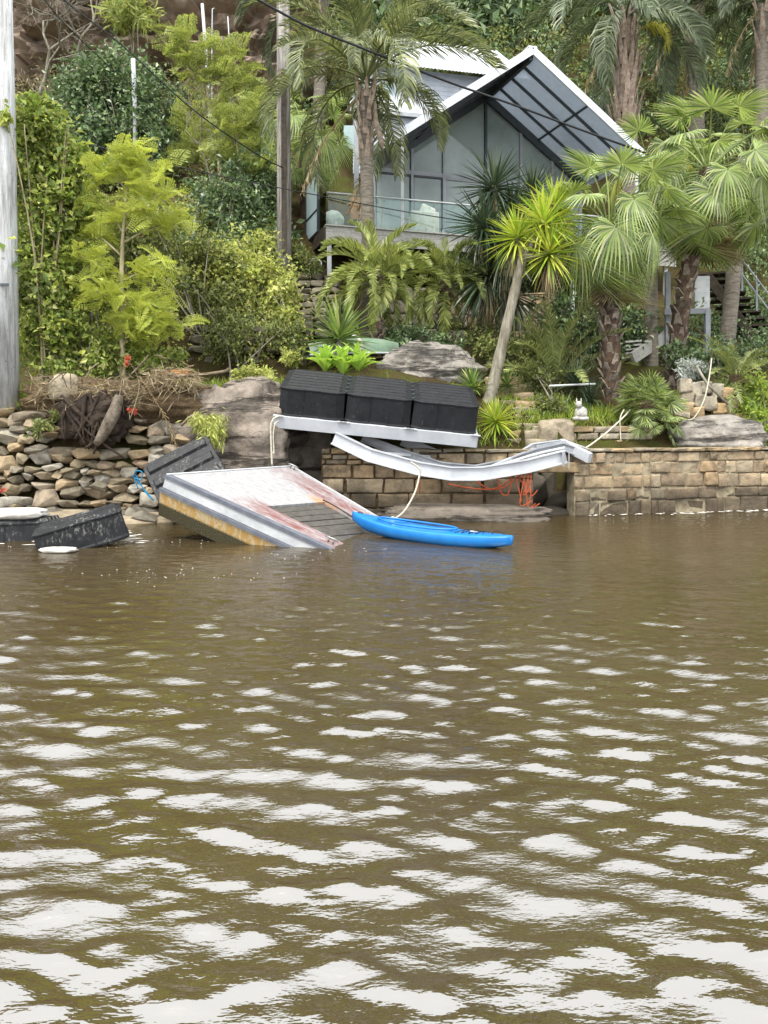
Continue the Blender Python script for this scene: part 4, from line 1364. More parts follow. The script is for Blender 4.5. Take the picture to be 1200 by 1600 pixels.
for s, v in ((1.02, .45), (1.48, .45), (1.02, .92), (1.48, .92)):
    m = MB(); m.tube([HP(s, v, HD - .02), HP(s, v, HD + .3)], .025, 6); m.build('leg', M['dark_timber'], bc)


# ------------------------------------------------------------------ the weatherboard house higher up
up_ = thing('weatherboard_house', 'pale weatherboard house with corrugated metal roofs above the glass house', 'house', (2.6, 34, 12))
M['board'] = mat_plain('pale weatherboard', C('c3c8d0', .85), C('aeb4be', .85), .7, .25, 3, .1, 20)
UY = 34.0
UU = Vector((.97, .24, 0))
A0 = P(560, 200, UY)
UP = lambda s, v, z: Vector((A0.x, A0.y, 0)) + UU * s + Vector((-.24, .97, 0)) * v + Vector((0, 0, z))


def corrug(root, pts, n, amp, mat, name):
    """corrugated sheet between bottom edge pts[0]-pts[1] and top edge pts[3]-pts[2]"""
    m = MB()
    for i in range(n + 1):
        k = i / n
        a, b = pts[0].lerp(pts[1], k), pts[3].lerp(pts[2], k)
        o = Vector((0, 0, amp * (1 if i % 2 else -1)))
        m.v += [tuple(a + o), tuple(b + o), tuple(a + o - Vector((0, 0, .03))), tuple(b + o - Vector((0, 0, .03)))]
    for i in range(n):
        q = i * 4
        m.f += [(q, q + 4, q + 5, q + 1), (q + 2, q + 3, q + 7, q + 6), (q, q + 2, q + 6, q + 4), (q + 1, q + 5, q + 7, q + 3)]
    return m.build(name, mat, root)


zf = 13.4
m = MB().bar(UP(.1, .2, zf + 1), UP(7.0, .2, zf + 1), .15, 5.2); wall = m.build('wall', M['board'], up_)
for k in range(26):
    m = MB(); z_ = zf - 1.5 + k * .2
    m.add([UP(.0, .09, z_), UP(7.1, .09, z_), UP(7.1, .115, z_ + .2), UP(0, .115, z_ + .2), UP(0, .125, z_), UP(7.1, .125, z_)], [(0, 1, 2, 3), (0, 4, 5, 1), (3, 2, 5, 4), (0, 3, 4), (1, 5, 2)])
    m.build('weatherboard', M['board'], wall)
corrug(up_, [UP(.4, -.7, 16.9), UP(7.6, -.7, 16.9), UP(7.6, 3.2, 19.9), UP(.9, 3.2, 19.9)], 90, .018, M['roof_metal'], 'roof')
corrug(up_, [UP(-.9, -2.2, 14.25), UP(2.6, -2.2, 14.25), UP(3.2, .05, 15.95), UP(-.3, .05, 15.95)], 44, .015, M['roof_metal'], 'roof')
corrug(up_, [UP(2.6, -2.2, 14.25), UP(5.5, -.1, 14.25), UP(5.4, .05, 14.4), UP(3.2, .05, 15.95)], 24, .012, M['roof_metal'], 'roof')
m = MB().bar(UP(-.9, -2.22, 14.2), UP(2.62, -2.22, 14.2), .08, .16); m.build('gutter', M['soffit'], up_)
m = MB().bar(UP(-.6, -1.8, 13.0), UP(2.4, -1.8, 13.0), .1, 2.4); m.build('wall', M['board'], up_)
for (s, z_, w_, h_) in ((1.1, 16.0, .55, 1.15), (4.6, 16.1, .9, .8)):
    m = MB().bar(UP(s, .06, z_), UP(s + w_, .06, z_), .08, h_); fr_ = m.build('window', M['white_paint'], up_)
    m = MB().bar(UP(s + .06, .01, z_), UP(s + w_ - .06, .01, z_), .03, h_ - .12); m.build('pane', M['screen_glass'], fr_)
# link wing with a glazed corner and dark downpipe beside the queen palm
m = MB().bar(P(535, 195, 30), P(556, 193, 29.6), .1, .1)
m = MB(); q = [P(537, 232, 29), P(553, 232, 28.7), P(553, 196, 28.7), P(537, 196, 29)]
n_ = Vector((0, .04, 0)); m.hexa([q[0], q[1], q[1] + n_, q[0] + n_, q[3], q[2], q[2] + n_, q[3] + n_])
m.build('corner_window', M['screen_glass'], up_)
m = MB(); m.bar(P(557, 400, 28.6), P(557, 190, 28.6), .18, .18, (1, 0, 0)); m.build('corner_post', M['soffit'], up_)

# ------------------------------------------------------------------ stair and posts on the right
st = thing('timber_stair', 'dark timber stair with slim grey handrails climbing behind the palms', 'stairs', P(1180, 540, 24))
a0, b0 = P(1202, 552, 23.6), P(1112, 430, 24.6)
n_t = 13
for k in range(n_t):
    c = a0.lerp(b0, k / (n_t - 1))
    m = MB().box(c, (1.1, .8, .06), Matrix.Rotation(-.35, 3, 'Z')); m.build('tread', M['dark_timber'], st)
for o_ in (Vector((-.35, -.5, -.08)), Vector((.35, .5, -.08))):
    m = MB().bar(a0 + o_, b0 + o_, .06, .26); m.build('stringer', M['dark_timber'], st)
for o_ in (Vector((.25, -.55, 0)),):
    for hgt in (.95, .5):
        m = MB(); m.tube([a0 + o_ + Vector((0, 0, hgt)), b0 + o_ + Vector((0, 0, hgt))], .025, 6); m.build('handrail', M['soffit'], st, True)
    for k in np.linspace(0, 1, 5):
        c = a0.lerp(b0, k) + o_; m = MB(); m.bar(c, c + Vector((0, 0, .95)), .05, .05, (1, 0, 0)); m.build('baluster', M['soffit'], st)
pl = thing('stair_landing', 'grey metal framed landing below the dark timber stair', 'landing', P(1080, 560, 21.5))
for (x, y0, y1, Y) in ((1043, 425, 560, 21.6), (1105, 485, 556, 21.2), (998, 500, 562, 21.8)):
    m = MB(); m.bar(P(x, y0, Y), P(x, y1, Y), .13, .13, (1, 0, 0)); m.build('post', M['soffit'], pl)
m = MB(); m.bar(P(1038, 488, 21.4), P(1109, 486, 21.2), .14, .14); m.build('beam', M['soffit'], pl)
m = MB(); m.bar(P(1085, 458, 22.6), P(1108, 458, 22.6), .1, .95); m.build('panel', M['white_paint'], pl)
m = MB(); m.bar(P(988, 560, 21), P(1048, 520, 21.8), .1, .3); m.build('brace_board', M['grey_board'], pl)
for k in range(5):
    m = MB(); m.bar(P(975, 535 + k * 6, 21.6), P(1000, 533 + k * 6, 21.6), .3, .05); m.build('step_board', M['grey_board'], pl)

# ------------------------------------------------------------------ poles and wires
def pole(name, label, pts, rads, mat, n=14, cat='pole'):
    m = MB(); m.tube(pts, rads, n)
    o = m.build(name, mat, None, True)
    return tag(o, label, cat)


pp = thing('power_pole', 'thick pale weathered pole with a small number plate, wrapped in vine', 'pole', P(8, 606, 15.6))
m = MB(); m.tube([P(6, 640, 15.6), P(5, 400, 15.6), P(3, 200, 15.6), P(-1, -40, 15.6)], [.285, .265, .25, .225], 18); m.build('shaft', M['pole_white'], pp, True)
m = MB().box(P(7, 445, 15.31), (.16, .02, .055)); m.build('number_plate', M['dark_frame'], pp)
wp = thing('power_pole', 'weathered grey timber power pole standing on the slope left of the deck', 'pole', P(444, 420, 22.5))
m = MB(); pts = [P(444, 480, 22.5), P(444, 300, 22.5), P(443, 150, 22.5), P(442, -60, 22.5)]; m.tube(pts, [.215, .2, .19, .175], 16); m.build('shaft', M['pole_timber'], wp, True)
for k, y in enumerate((313, 335, 352, 372, 391)):
    m = MB(); c = P(444, y, 22.28); m.bar(c - Vector((.05, 0, 0)), c + Vector((.05, 0, 0)), .05, .02); m.build('climbing_staple', M['dark_frame'], wp)
m = MB(); m.bar(P(444, 395, 22.22), P(443, 110, 22.3), .14, .03, (0, -1, 0)); m.build('cable_cover', M['dark_timber'], wp)
pole('marker_post', 'white post rising out of the dark shrub', [P(212, 300, 28), P(211, 170, 28), P(208, 92, 28)], [.085, .08, .075], M['white_paint'], 10)
pole('marker_post', 'tall slim white post near the cliff', [P(333, 265, 31), P(327, 165, 31), P(322, 85, 31), P(316, 6, 31)], [.07, .07, .065, .06], M['white_paint'], 8)
pole('marker_post', 'thin pale rod beside the tall slim post', [P(331, 270, 31), P(331, 150, 31), P(331, 80, 31), P(332, 14, 31), P(335, 13, 31)], [.025] * 5, M['white_paint'], 6)
pole('marker_post', 'short thin pale rod against the dark cliff', [P(360, 255, 32), P(359, 100, 32), P(358, 60, 32), P(356, 26, 32)], [.025] * 4, M['white_paint'], 6)
pole('drain_pipe', 'short broken white pipe leaning in the scrub', [P(299, 395, 24), P(306, 345, 24), P(310, 325, 24), P(318, 304, 24)], [.07] * 4, M['white_paint'], 8, 'pipe')


def wire(label, pts, r):
    m = MB(); m.tube(smooth_pts(pts, 8), r, 5)
    tag(m.build('power_line', M['wire'], None, True), label, 'cable')


wire('thick black cable crossing in front of the glass gable', [P(380, -14, 17), P(470, 36, 17.6), P(560, 73, 18.2), P(700, 128, 19), P(800, 163, 19.6), P(900, 200, 20.2), P(1010, 240, 20.8)], .03)
wire('black cable sloping past the white post to the timber pole', [P(60, -40, 19), P(110, 8, 19.2), P(190, 70, 19.6), P(300, 170, 20.5), P(400, 240, 21.5), P(442, 262, 22.2)], .018)
wire('thin black cable from the upper left ending at the white post', [P(40, -40, 22), P(90, 25, 24), P(150, 85, 26), P(209, 136, 27.9)], .018)
wire('low thin cable running across the bank in front of the deck', [P(140, 226, 19), P(220, 246, 19.2), P(320, 270, 19.6), P(480, 302, 20.2), P(640, 332, 20.8), P(760, 350, 21.4)], .013)

# upturned dinghy, statue
dg = thing('dinghy', 'upturned faded green dinghy with a pale patch beside the spiky yucca', 'boat', P(560, 545, 18.9))
M['dinghy'] = mat_plain('faded green hull', C('6f8a73', .8), C('8d9a86', .8), .6, .3, 2.2, .2, 20)
V, Fs = [], []
a, b = P(480, 560, 18.6), P(622, 557, 19.4)
d_ = (b - a).normalized(); sd_ = d_.cross(Vector((0, 0, 1))).normalized()
for i in range(21):
    s = i / 20; w = .55 * max(1 - abs(2 * s - .9) ** 2.4 * .9, .04) ** .7
    for k in range(11):
        t = math.pi * k / 10
        V.append(a.lerp(b, s) + sd_ * (w * math.cos(t)) + Vector((0, 0, .06 + .42 * math.sin(t) ** .75 * (1 - .35 * abs(2 * s - 1) ** 2))) - OFF[dg.name])
for i in range(20):
    for k in range(10): Fs.append((i * 11 + k, i * 11 + k + 1, i * 11 + k + 12, i * 11 + k + 11))
me = bpy.data.meshes.new('hull'); me.from_pydata(V, [], Fs); me.materials.append(M['dinghy']); me.polygons.foreach_set('use_smooth', [True] * len(me.polygons)); link('hull', me, dg)
m = MB()
for sgn in (1, -1): m.tube([Vector(V[i * 11 + (0 if sgn > 0 else 10)]) + OFF[dg.name] for i in range(21)], .025, 6)
m.build('gunwale', M['white_paint'], dg, True)
m = MB(); 
for i in range(9, 14):
    pass
m.tube([Vector(V[10 * 11 + k]) * 1.0 + OFF[dg.name] + Vector((0, 0, .008)) for k in range(11)], .05, 6); m.build('repair_patch', M['foam'], dg, True)

sta = thing('garden_statue', 'small white carved animal statue on the terrace wall', 'statue', P(906, 655, 16.9))
M['plaster'] = mat_plain('white plaster', C('c9c6bf', .85), C('8d897f', .8), .85, .15, 14, .6, 40)
rock('body', None, P(908, 645, 16.9), (.26, .2, .26), M['plaster'], 41, .16, 3, 2.2, parent=sta)
rock('head', None, P(904, 632, 16.85), (.14, .16, .14), M['plaster'], 42, .12, 3, 2.2, parent=sta)
for px in (901, 908):
    m = MB(); m.tube([P(px, 629, 16.86), P(px, 622, 16.86)], [.022, .006], 6); m.build('ear', M['plaster'], sta, True)
rock('plinth', None, P(907, 654, 16.92), (.34, .26, .1), M['plaster'], 43, .08, 2, 4, parent=sta)


# ------------------------------------------------------------------ foliage tools
def unit(a):
    return a / np.maximum(np.linalg.norm(a, axis=1, keepdims=True), 1e-6)


def leaf_faces(c, d, n, ln, wd, fold=.25):
    """one folded four-cornered leaf per row: base c, axis d, normal n, lengths ln, widths wd"""
    d = unit(d)
    s = unit(np.cross(d, n))
    n = np.cross(s, d)
    ln, wd = ln[:, None], wd[:, None]
    tip = c + d * ln - n * ln * .12
    mid = c + d * ln * .45
    l = mid + s * wd * .5 + n * wd * fold
    r = mid - s * wd * .5 + n * wd * fold
    V = np.stack([c, r, tip, l], 1).reshape(-1, 3)
    Fq = np.arange(len(V)).reshape(-1, 4)
    return V, Fq


def cloud_pts(blobs, n, per=30, spread=.16, shell=.45, r=None):
    """clumped points through a set of ellipsoids (cx,cy,cz,rx,ry,rz); returns points and outward directions"""
    r = r or nr
    B = np.array(blobs, float)
    vol = (B[:, 3] * B[:, 4] * B[:, 5]) ** .72
    nc = max(n // per, 3)
    bi = r.choice(len(B), nc, p=vol / vol.sum())
    d = unit(r.normal(size=(nc, 3)))
    rad = r.random(nc) ** shell
    cc = B[bi, :3] + d * B[bi, 3:] * rad[:, None]
    ci = r.integers(0, nc, n)
    sc = B[bi[ci], 3:].mean(1, keepdims=True)
    csz = r.uniform(.5, 1.4, nc)[ci][:, None]
    cc = cc + r.normal(size=cc.shape) * B[bi, 3:] * .16
    p = cc[ci] + r.normal(size=(n, 3)) * sc * spread * csz
    w = 2.6 / B[:, 3:].mean()                                   # gaps and bays through the mass
    g = np.sin(p[:, 0] * w + 1.3 * np.sin(p[:, 2] * w * .7)) + np.sin(p[:, 2] * w * 1.3 + p[:, 1] * w) + np.sin(p[:, 1] * w * .9 - p[:, 0] * w * .6 + 2)
    keep = g > -1.15 + r.normal(size=n) * .35
    return p[keep], unit(p - B[bi[ci], :3] + d[ci] * .2)[keep]


def leaf_cloud(blobs, n, size, ratio=.5, per=30, spread=.16, shell=.45, up=.5, r=None, droop=.2):
    r = r or nr
    p, o = cloud_pts(blobs, n, per, spread, shell, r)
    d = unit(o * .6 + r.normal(size=p.shape) * .8 + np.array([0, 0, -droop]))
    nm = unit(o * .5 + r.normal(size=p.shape) * .5 + np.array([0, -.2, up]))
    ln = size * np.exp(r.normal(0, .34, len(p)))
    return leaf_faces(p, d, nm, ln, ln * ratio)


def px_blobs(lst, depth_k=1.0):
    """(px, py, Y, rx_px, ry_px) -> ellipsoids in metres"""
    out = []
    for (x, y, Y, rx, ry) in lst:
        c = P(x, y, Y)
        k = Y / F
        out.append((c.x, c.y, c.z, rx * k, max(rx, ry) * .8 * k * depth_k, ry * k))
    return out


def bush(name, label, cat, blobs, n, size, mat, stems=3, group=None, ratio=.5, per=42, spread=.21, shell=.5, stem_mat='bark_grey', stem_r=.03, droop=.2, part='foliage'):
    B = px_blobs(blobs)
    lo = min(B, key=lambda b: b[2] - b[5])
    base = Vector((lo[0], lo[1], min(gz(lo[0], lo[1]), lo[2])))
    root = thing(name, label, cat, base, group)
    V, Fq = leaf_cloud(B, n, size, ratio, per, spread, shell, droop=droop)
    link(part, mesh_np(part, V - np.array(base), Fq, mat), root)
    for k in range(stems * 2):
        b = B[k % len(B)]
        e = Vector(b[:3]) + Vector((rng.uniform(-.7, .7) * b[3], -rng.random() * b[4] * .7, b[5] * rng.uniform(.3, .95)))
        s = base + Vector((rng.uniform(-.25, .25), rng.uniform(-.1, .2), -.15))
        mid = s.lerp(e, .5) + Vector((rng.uniform(-.2, .2), rng.uniform(-.1, .1), .1))
        m = MB(); m.tube(smooth_pts([s, mid, e], 4), [stem_r * (1 - .7 * i / 8) for i in range(9)], 6)
        m.build('stem', M[stem_mat], root, True)
    return root


def xform(d, up=None, roll=0.0):
    """rotation whose x axis is d and whose z axis is near up"""
    d = Vector(d).normalized()
    up = Vector(up or (0, 0, 1))
    y = up.cross(d)
    if y.length < 1e-3: y = Vector((0, 1, 0))
    y.normalize()
    z = d.cross(y)
    Mx = Matrix((d, y, z)).transposed()
    return Mx @ Matrix.Rotation(roll, 3, 'X')


def stamp(V0, F0, Rs, locs):
    Rs = np.array([[list(row) for row in r] for r in Rs]); locs = np.array([list(l) for l in locs])
    V = np.einsum('kij,mj->kmi', Rs, V0) + locs[:, None, :]
    k, m = V.shape[:2]
    Fq = [(f[None] + (np.arange(k) * m)[:, None, None]).reshape(-1, f.shape[1]) for f in F0]
    return V.reshape(-1, 3), Fq


def rachis_path(L, bend, n, power=1.3):
    pts = [(0.0, 0.0)]
    for i in range(n):
        a = -bend * ((i + .5) / n) ** power
        pts.append((pts[-1][0] + math.cos(a) * L / n, pts[-1][1] + math.sin(a) * L / n))
    return pts


def pinnate(L=3.0, bend=1.6, pairs=50, ll=.55, lw=.035, droop=1.0, s0=.18, lift=.35, r0=.03, seed=0, sweep=.5, ragged=.12):
    """feather frond along +X, arching down; every leaflet two segments. Returns V, [quads, tris]"""
    r = random.Random(seed)
    n = 22
    path = rachis_path(L, bend, n)
    V, Q, T3 = [], [], []

    def at(s):
        f = s * n; i = min(int(f), n - 1); k = f - i
        x = path[i][0] * (1 - k) + path[i + 1][0] * k
        z = path[i][1] * (1 - k) + path[i + 1][1] * k
        tx, tz = path[i + 1][0] - path[i][0], path[i + 1][1] - path[i][1]
        h = math.hypot(tx, tz)
        return Vector((x, 0, z)), Vector((tx / h, 0, tz / h))
    for i in range(0, n + 1, 2):                             # midrib
        c, t = at(i / n)
        u = Vector((-t.z, 0, t.x))
        w = r0 * (1 - .85 * i / n)
        V += [c + Vector((0, w, 0)), c + u * w * .8, c - Vector((0, w, 0)), c - u * w * .8]
    for i in range(n // 2):
        for k in range(4): Q.append((i * 4 + k, i * 4 + (k + 1) % 4, i * 4 + 4 + (k + 1) % 4, i * 4 + 4 + k))
    for j in range(pairs):
        s = s0 + (1 - s0) * (j + .5) / pairs
        c, t = at(s)
        u = Vector((-t.z, 0, t.x))
        env = min(1, .45 + 2.2 * (s - s0)) * (1 - .55 * max(0, (s - .6) / .4) ** 1.5)
        for sg in (-1, 1):
            if r.random() < ragged * .5: continue
            l = ll * env * r.uniform(1 - ragged * 2, 1.05)
            sw = sweep + .5 * s + r.uniform(-.15, .15)
            li = lift + r.uniform(-.25, .25)
            d = (Vector((0, sg, 0)) * math.cos(sw) + t * math.sin(sw) + u * li).normalized()
            wv = (t - d * t.dot(d)).normalized() * lw * r.uniform(.8, 1.1)
            b = len(V)
            m_ = c + d * l * .5
            d2 = (d + Vector((0, 0, -droop * r.uniform(.7, 1.3)))).normalized()
            m2 = m_ + d2 * l * .3
            d3 = (d2 + Vector((0, 0, -droop * .7))).normalized()
            tp = m2 + d3 * l * .28
            V += [c - wv * .35, c + wv * .35, m_ - wv * .5, m_ + wv * .5, m2 - wv * .38, m2 + wv * .38, tp]
            Q += [(b, b + 1, b + 3, b + 2), (b + 2, b + 3, b + 5, b + 4)]
            T3.append((b + 4, b + 5, b + 6))
    return np.array([tuple(v) for v in V]), [np.array(Q), np.array(T3)]


def fan_leaf(pet=.9, Rr=.75, seg=30, spread=2.5, droop=.5, split=.5, seed=0, pbend=.4, tilt=.5, r0=.014):
    """costapalmate fan: petiole along +X then a pleated blade split into drooping tips"""
    r = random.Random(seed)
    V, Q, T3 = [], [], []
    path = rachis_path(pet, pbend, 6)
    for i, (x, z) in enumerate(path):
        w = r0 * (1.3 - .5 * i / 6)
        V += [(x, w, z), (x, 0, z + w), (x, -w, z), (x, 0, z - w)]
    for i in range(6):
        for k in range(4): Q.append((i * 4 + k, i * 4 + (k + 1) % 4, i * 4 + 4 + (k + 1) % 4, i * 4 + 4 + k))
    hub = Vector((path[-1][0], 0, path[-1][1]))
    ta = -pbend - tilt
    X = Vector((math.cos(ta), 0, math.sin(ta))); Z = Vector((-math.sin(ta), 0, math.cos(ta))); Y = Vector((0, 1, 0))

    def pt(rad, a, lift):
        # blade cups slightly upward, tips hang
        dr = droop * max(0, rad / Rr - split) ** 1.6 * Rr * 1.6
        cup = .10 * rad * abs(math.sin(a))
        return hub + X * (rad * math.cos(a)) + Y * (rad * math.sin(a)) + Z * (lift - cup) - Vector((0, 0, dr))
    da = 2 * spread / seg
    for i in range(seg):
        a = -spread + da * (i + .5)
        rr = Rr * (1 - .22 * (abs(a) / spread) ** 2) * r.uniform(.88, 1.06)
        b = len(V)
        h = .5 * da
        rm = rr * split
        fold = rm * da * .35
        V += [tuple(pt(.02, a - h, 0)), tuple(pt(.02, a + h, 0)),
              tuple(pt(rm, a - h * .98, 0)), tuple(pt(rm, a, fold)), tuple(pt(rm, a + h * .98, 0)),
              tuple(pt(rr * .78, a - h * .45, 0)), tuple(pt(rr * .78, a + h * .45, 0)),
              tuple(pt(rr, a + r.uniform(-.02, .02), 0) - Vector((0, 0, droop * .10 * r.random())))]
        Q += [(b, b + 3, b + 2, b), ] if 0 else []
        T3 += [(b, b + 3, b + 2), (b, b + 1, b + 3), (b + 1, b + 4, b + 3), (b + 2, b + 3, b + 5), (b + 3, b + 4, b + 6), (b + 3, b + 6, b + 5), (b + 5, b + 6, b + 7)]
    return np.array(V), [np.array(Q), np.array(T3)]


def sword(L, w, droop, fold=.3, seg=4):
    """one stiff sword leaf along +X"""
    V, Q = [], []
    for i in range(seg + 1):
        s = i / seg
        x = L * s * math.cos(droop * s * .6)
        z = -L * s * math.sin(droop * s * .6)
        ww = w * (.7 + 1.1 * s - 1.8 * s * s) if s < 1 else .002
        ww = max(ww, .002)
        V += [(x, ww / 2, z + ww * fold), (x, 0, z), (x, -ww / 2, z + ww * fold)]
    for i in range(seg):
        Q += [(i * 3, i * 3 + 1, i * 3 + 4, i * 3 + 3), (i * 3 + 1, i * 3 + 2, i * 3 + 5, i * 3 + 4)]
    return np.array(V), [np.array(Q)]


def rosette(n, L, w, e0, e1, droop, seed, thick_from=0.0):
    """many sword leaves from one point; elevations from e1 (inner, steep) to e0 (outer, low)"""
    r = random.Random(seed)
    Vs, Qs = [], []
    b = 0
    for i in range(n):
        k = i / (n - 1)
        az = i * 2.399963 + r.uniform(-.15, .15)
        el = e1 + (e0 - e1) * k ** .8 + r.uniform(-.1, .1)
        V0, F0 = sword(L * r.uniform(.8, 1.08) * (.75 + .25 * min(1, k * 3)), w, droop * (k ** 1.5) * r.uniform(.4, 1.5))
        d = Vector((math.cos(az) * math.cos(el), math.sin(az) * math.cos(el), math.sin(el)))
        Rm = np.array([list(q) for q in xform(d)])
        Vs.append(V0 @ Rm.T + np.array([0, 0, -.16 * k * L]))
        Qs.append(F0[0] + b); b += len(V0)
    return np.concatenate(Vs), [np.concatenate(Qs)]


# shared frond and leaf meshes
def variants(nm, mat, fn, n):
    return [mesh_np(nm, *fn(i), mat) for i in range(n)]


FR_QUEEN = variants('queen_frond', M['lf_queen'], lambda i: pinnate(3.0 + .15 * i, 1.35 + .3 * i, 84, .72, .031, .9 + .15 * i, .16, .3, .035, i), 4)
FR_SHADED = variants('shaded_frond', M['lf_shaded'], lambda i: pinnate(3.2 + .2 * i, 1.5 + .25 * i, 80, .78, .036, 1.2, .16, .3, .04, 10 + i), 3)
FR_DEAD = variants('dead_frond', M['lf_dead'], lambda i: pinnate(2.6, .5, 44, .5, .03, 1.6, .2, -.1, .035, 20 + i, .9, .5), 2)
FR_PHX = variants('phoenix_frond', M['lf_phoenix'], lambda i: pinnate(1.7, 1.2 + .3 * i, 52, .31, .026, .15, .1, .45, .018, 30 + i, .75, .06), 4)
FR_CYC = variants('cycad_frond', M['lf_cycad'], lambda i: pinnate(1.15, .9 + .25 * i, 50, .16, .014, .05, .1, .3, .012, 40 + i, .5, .06), 3)
FAN = variants('fan_leaf', M['lf_fan'], lambda i: fan_leaf(1.0, .55, 30, 2.3, .35 + .35 * i, .5, i, .35 + .1 * i, .3 + .2 * i), 5)
FAN_Y = variants('yellow_fan_leaf', M['lf_fan_yel'], lambda i: fan_leaf(.9, .52, 28, 2.2, 1.2, .35, 60 + i, .5, .8), 2)
FAN_D = variants('dead_fan_leaf', M['lf_dead'], lambda i: fan_leaf(.8, .6, 24, 1.5, 1.0, .35, 70 + i, .5, .9), 2)
FAN_S = variants('small_fan_leaf', M['lf_fan'], lambda i: fan_leaf(.34, .34, 18, 2.0, .12, .38, 80 + i, .12, .12, .007), 3)


def trunk_tube(root, pts, rads, mat, n=12, ring=.0, steps=5, name='trunk'):
    ps = smooth_pts(pts, steps)
    R_ = np.interp(np.linspace(0, 1, len(ps)), np.linspace(0, 1, len(rads)), rads)
    rr = [float(x) * (1 + (ring if i % 2 else -ring)) for i, x in enumerate(R_)]
    m = MB(); m.tube(ps, rr, n)
    return m.build(name, mat, root, True), ps


def crown(root, centre, meshes, n, el_hi, el_lo, seed, scale=1.0, roll=.25, az0=0.0, name='frond', jitter=.12, r_base=.08):
    r = random.Random(seed)
    c = Vector(centre) - OFF[root.name]
    for i in range(n):
        k = (i + .5) / n
        el = el_hi + (el_lo - el_hi) * k ** .85 + r.gauss(0, jitter)
        az = az0 + i * 2.399963 + r.gauss(0, .2)
        o = link(name, meshes[min(int(k * len(meshes)), len(meshes) - 1)] if r.random() < .7 else r.choice(meshes), root)
        o.location = c + Vector((math.cos(az) * r_base, math.sin(az) * r_base, -.25 * k * scale))
        o.rotation_euler = (r.gauss(0, roll), -el, az)
        s = scale * r.uniform(.78, 1.12)
        o.scale = (s, s, s)


def boots(root, ps, rad, n, mesh, seed, name='leaf_base'):
    """criss-cross of old leaf stubs on a trunk"""
    r = random.Random(seed)
    off = OFF[root.name]
    for i in range(n):
        k = i / n
        f = k * (len(ps) - 1); j = min(int(f), len(ps) - 2)
        c = ps[j].lerp(ps[j + 1], f - j)
        az = i * 2.399963
        o = link(name, mesh, root)
        d = Vector((math.cos(az), math.sin(az), 0))
        o.location = c + d * rad * .82 - off
        o.rotation_euler = (0, -R(62) + r.gauss(0, .15), az + r.gauss(0, .15))
        s = rad / .16 * r.uniform(.75, 1.15)
        o.scale = (s, s, s)


m = MB(); m.add([(0, .075, -.02), (0, -.075, -.02), (.2, -.035, .0), (.2, .035, .0), (0, .06, .03), (0, -.06, .03), (.2, -.03, .025), (.2, .03, .025)], [(0, 1, 2, 3), (7, 6, 5, 4), (0, 4, 5, 1), (1, 5, 6, 2), (2, 6, 7, 3), (3, 7, 4, 0)])
BOOT = m.mesh('leaf_base', M['boot'])
m = MB(); m.add([(0, .12, -.02), (0, -.12, -.02), (.95, -.03, .05), (.95, .03, .05), (0, .09, .03), (0, -.09, .03), (.95, -.02, .075), (.95, .02, .075)], [(0, 1, 2, 3), (7, 6, 5, 4), (0, 4, 5, 1), (1, 5, 6, 2), (2, 6, 7, 3), (3, 7, 4, 0)])
SHEATH = m.mesh('leaf_sheath', M['sheath'])


def sheaths(root, c, n, rad, hgt, seed, scale=1.0):
    r = random.Random(seed); off = OFF[root.name]
    for i in range(n):
        az = i * 2.399963; k = i / n
        o = link('leaf_sheath', SHEATH, root)
        o.location = Vector(c) + Vector((math.cos(az) * rad, math.sin(az) * rad, -hgt * k)) - off
        o.rotation_euler = (0, -R(76) + r.gauss(0, .12), az)
        o.scale = (scale * r.uniform(.8, 1.3), scale, scale)


# ------------------------------------------------------------------ palms
def base_of(px, py, Y):
    p = P(px, py, Y); g = gz(p.x, p.y)
    return Vector((p.x, p.y, min(p.z, g)))


def queen_palm(label, bx, top, Y, n, seed, meshes, dead=2, scale=1.0, r0=.19, sh=18, group=None, elo=-.1):
    b = P(bx, 500, Y); b.z = gz(b.x, b.y) - .1
    c = P(top[0], top[1], Y)
    root = thing('queen_palm', label, 'palm', b, group)
    trunk_tube(root, [b, b.lerp(c, .35) + Vector((.05, 0, 0)), b.lerp(c, .7), c + Vector((0, 0, -.5))], [r0 * 1.15, r0, r0 * .9, r0 * .8], M['bark_palm'], 14, .035, 14)
    sheaths(root, c + Vector((0, 0, -.55)), sh, r0 * .85, 1.7 * scale, seed, .66 * r0 / .185)
    crown(root, c, meshes, n, 1.4, elo, seed, scale)
    for k in range(dead):
        az = R(200) - k * 1.9
        o = link('dead_frond', FR_DEAD[k % 2], root)
        o.location = c + Vector((math.cos(az) * .2, math.sin(az) * .2, -.7)) - OFF[root.name]
        o.rotation_euler = (rng.gauss(0, .3), R(48 + 22 * k), az)
        o.scale = (scale, scale, scale)
    return root, c


qp, qc = queen_palm('tall queen palm standing in front of the left end of the glass house', 573, (572, 112), 21.0, 26, 3, FR_QUEEN, 3, 1.15, .185, 26, None, .2)
m = MB(); m.tube(smooth_pts([P(586, 160, 20.8), P(588, 190, 20.7), P(596, 222, 20.6), P(598, 234, 20.6)], 4), [.02, .03, .04, .05, .06, .07, .07, .07, .06, .05, .03, .02, .01], 8); m.build('flower_spathe', M['sheath'], qp, True)
q2, c2 = queen_palm('stout queen palm with shaggy sheaths behind the right roof slope', 985, (978, 18), 29.0, 22, 5, FR_SHADED, 1, 1.25, .3, 30)
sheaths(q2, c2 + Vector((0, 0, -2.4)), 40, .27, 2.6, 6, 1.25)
o = link('seed_tassel', mesh_np('seed_tassel', *pinnate(1.5, 2.4, 60, .8, .03, 2.2, .1, 0, .03, 91, .3, .2), M['lf_fan_yel']), q2, P(1000, 45, 28.5) - OFF[q2.name], (0, -.3, -.4))
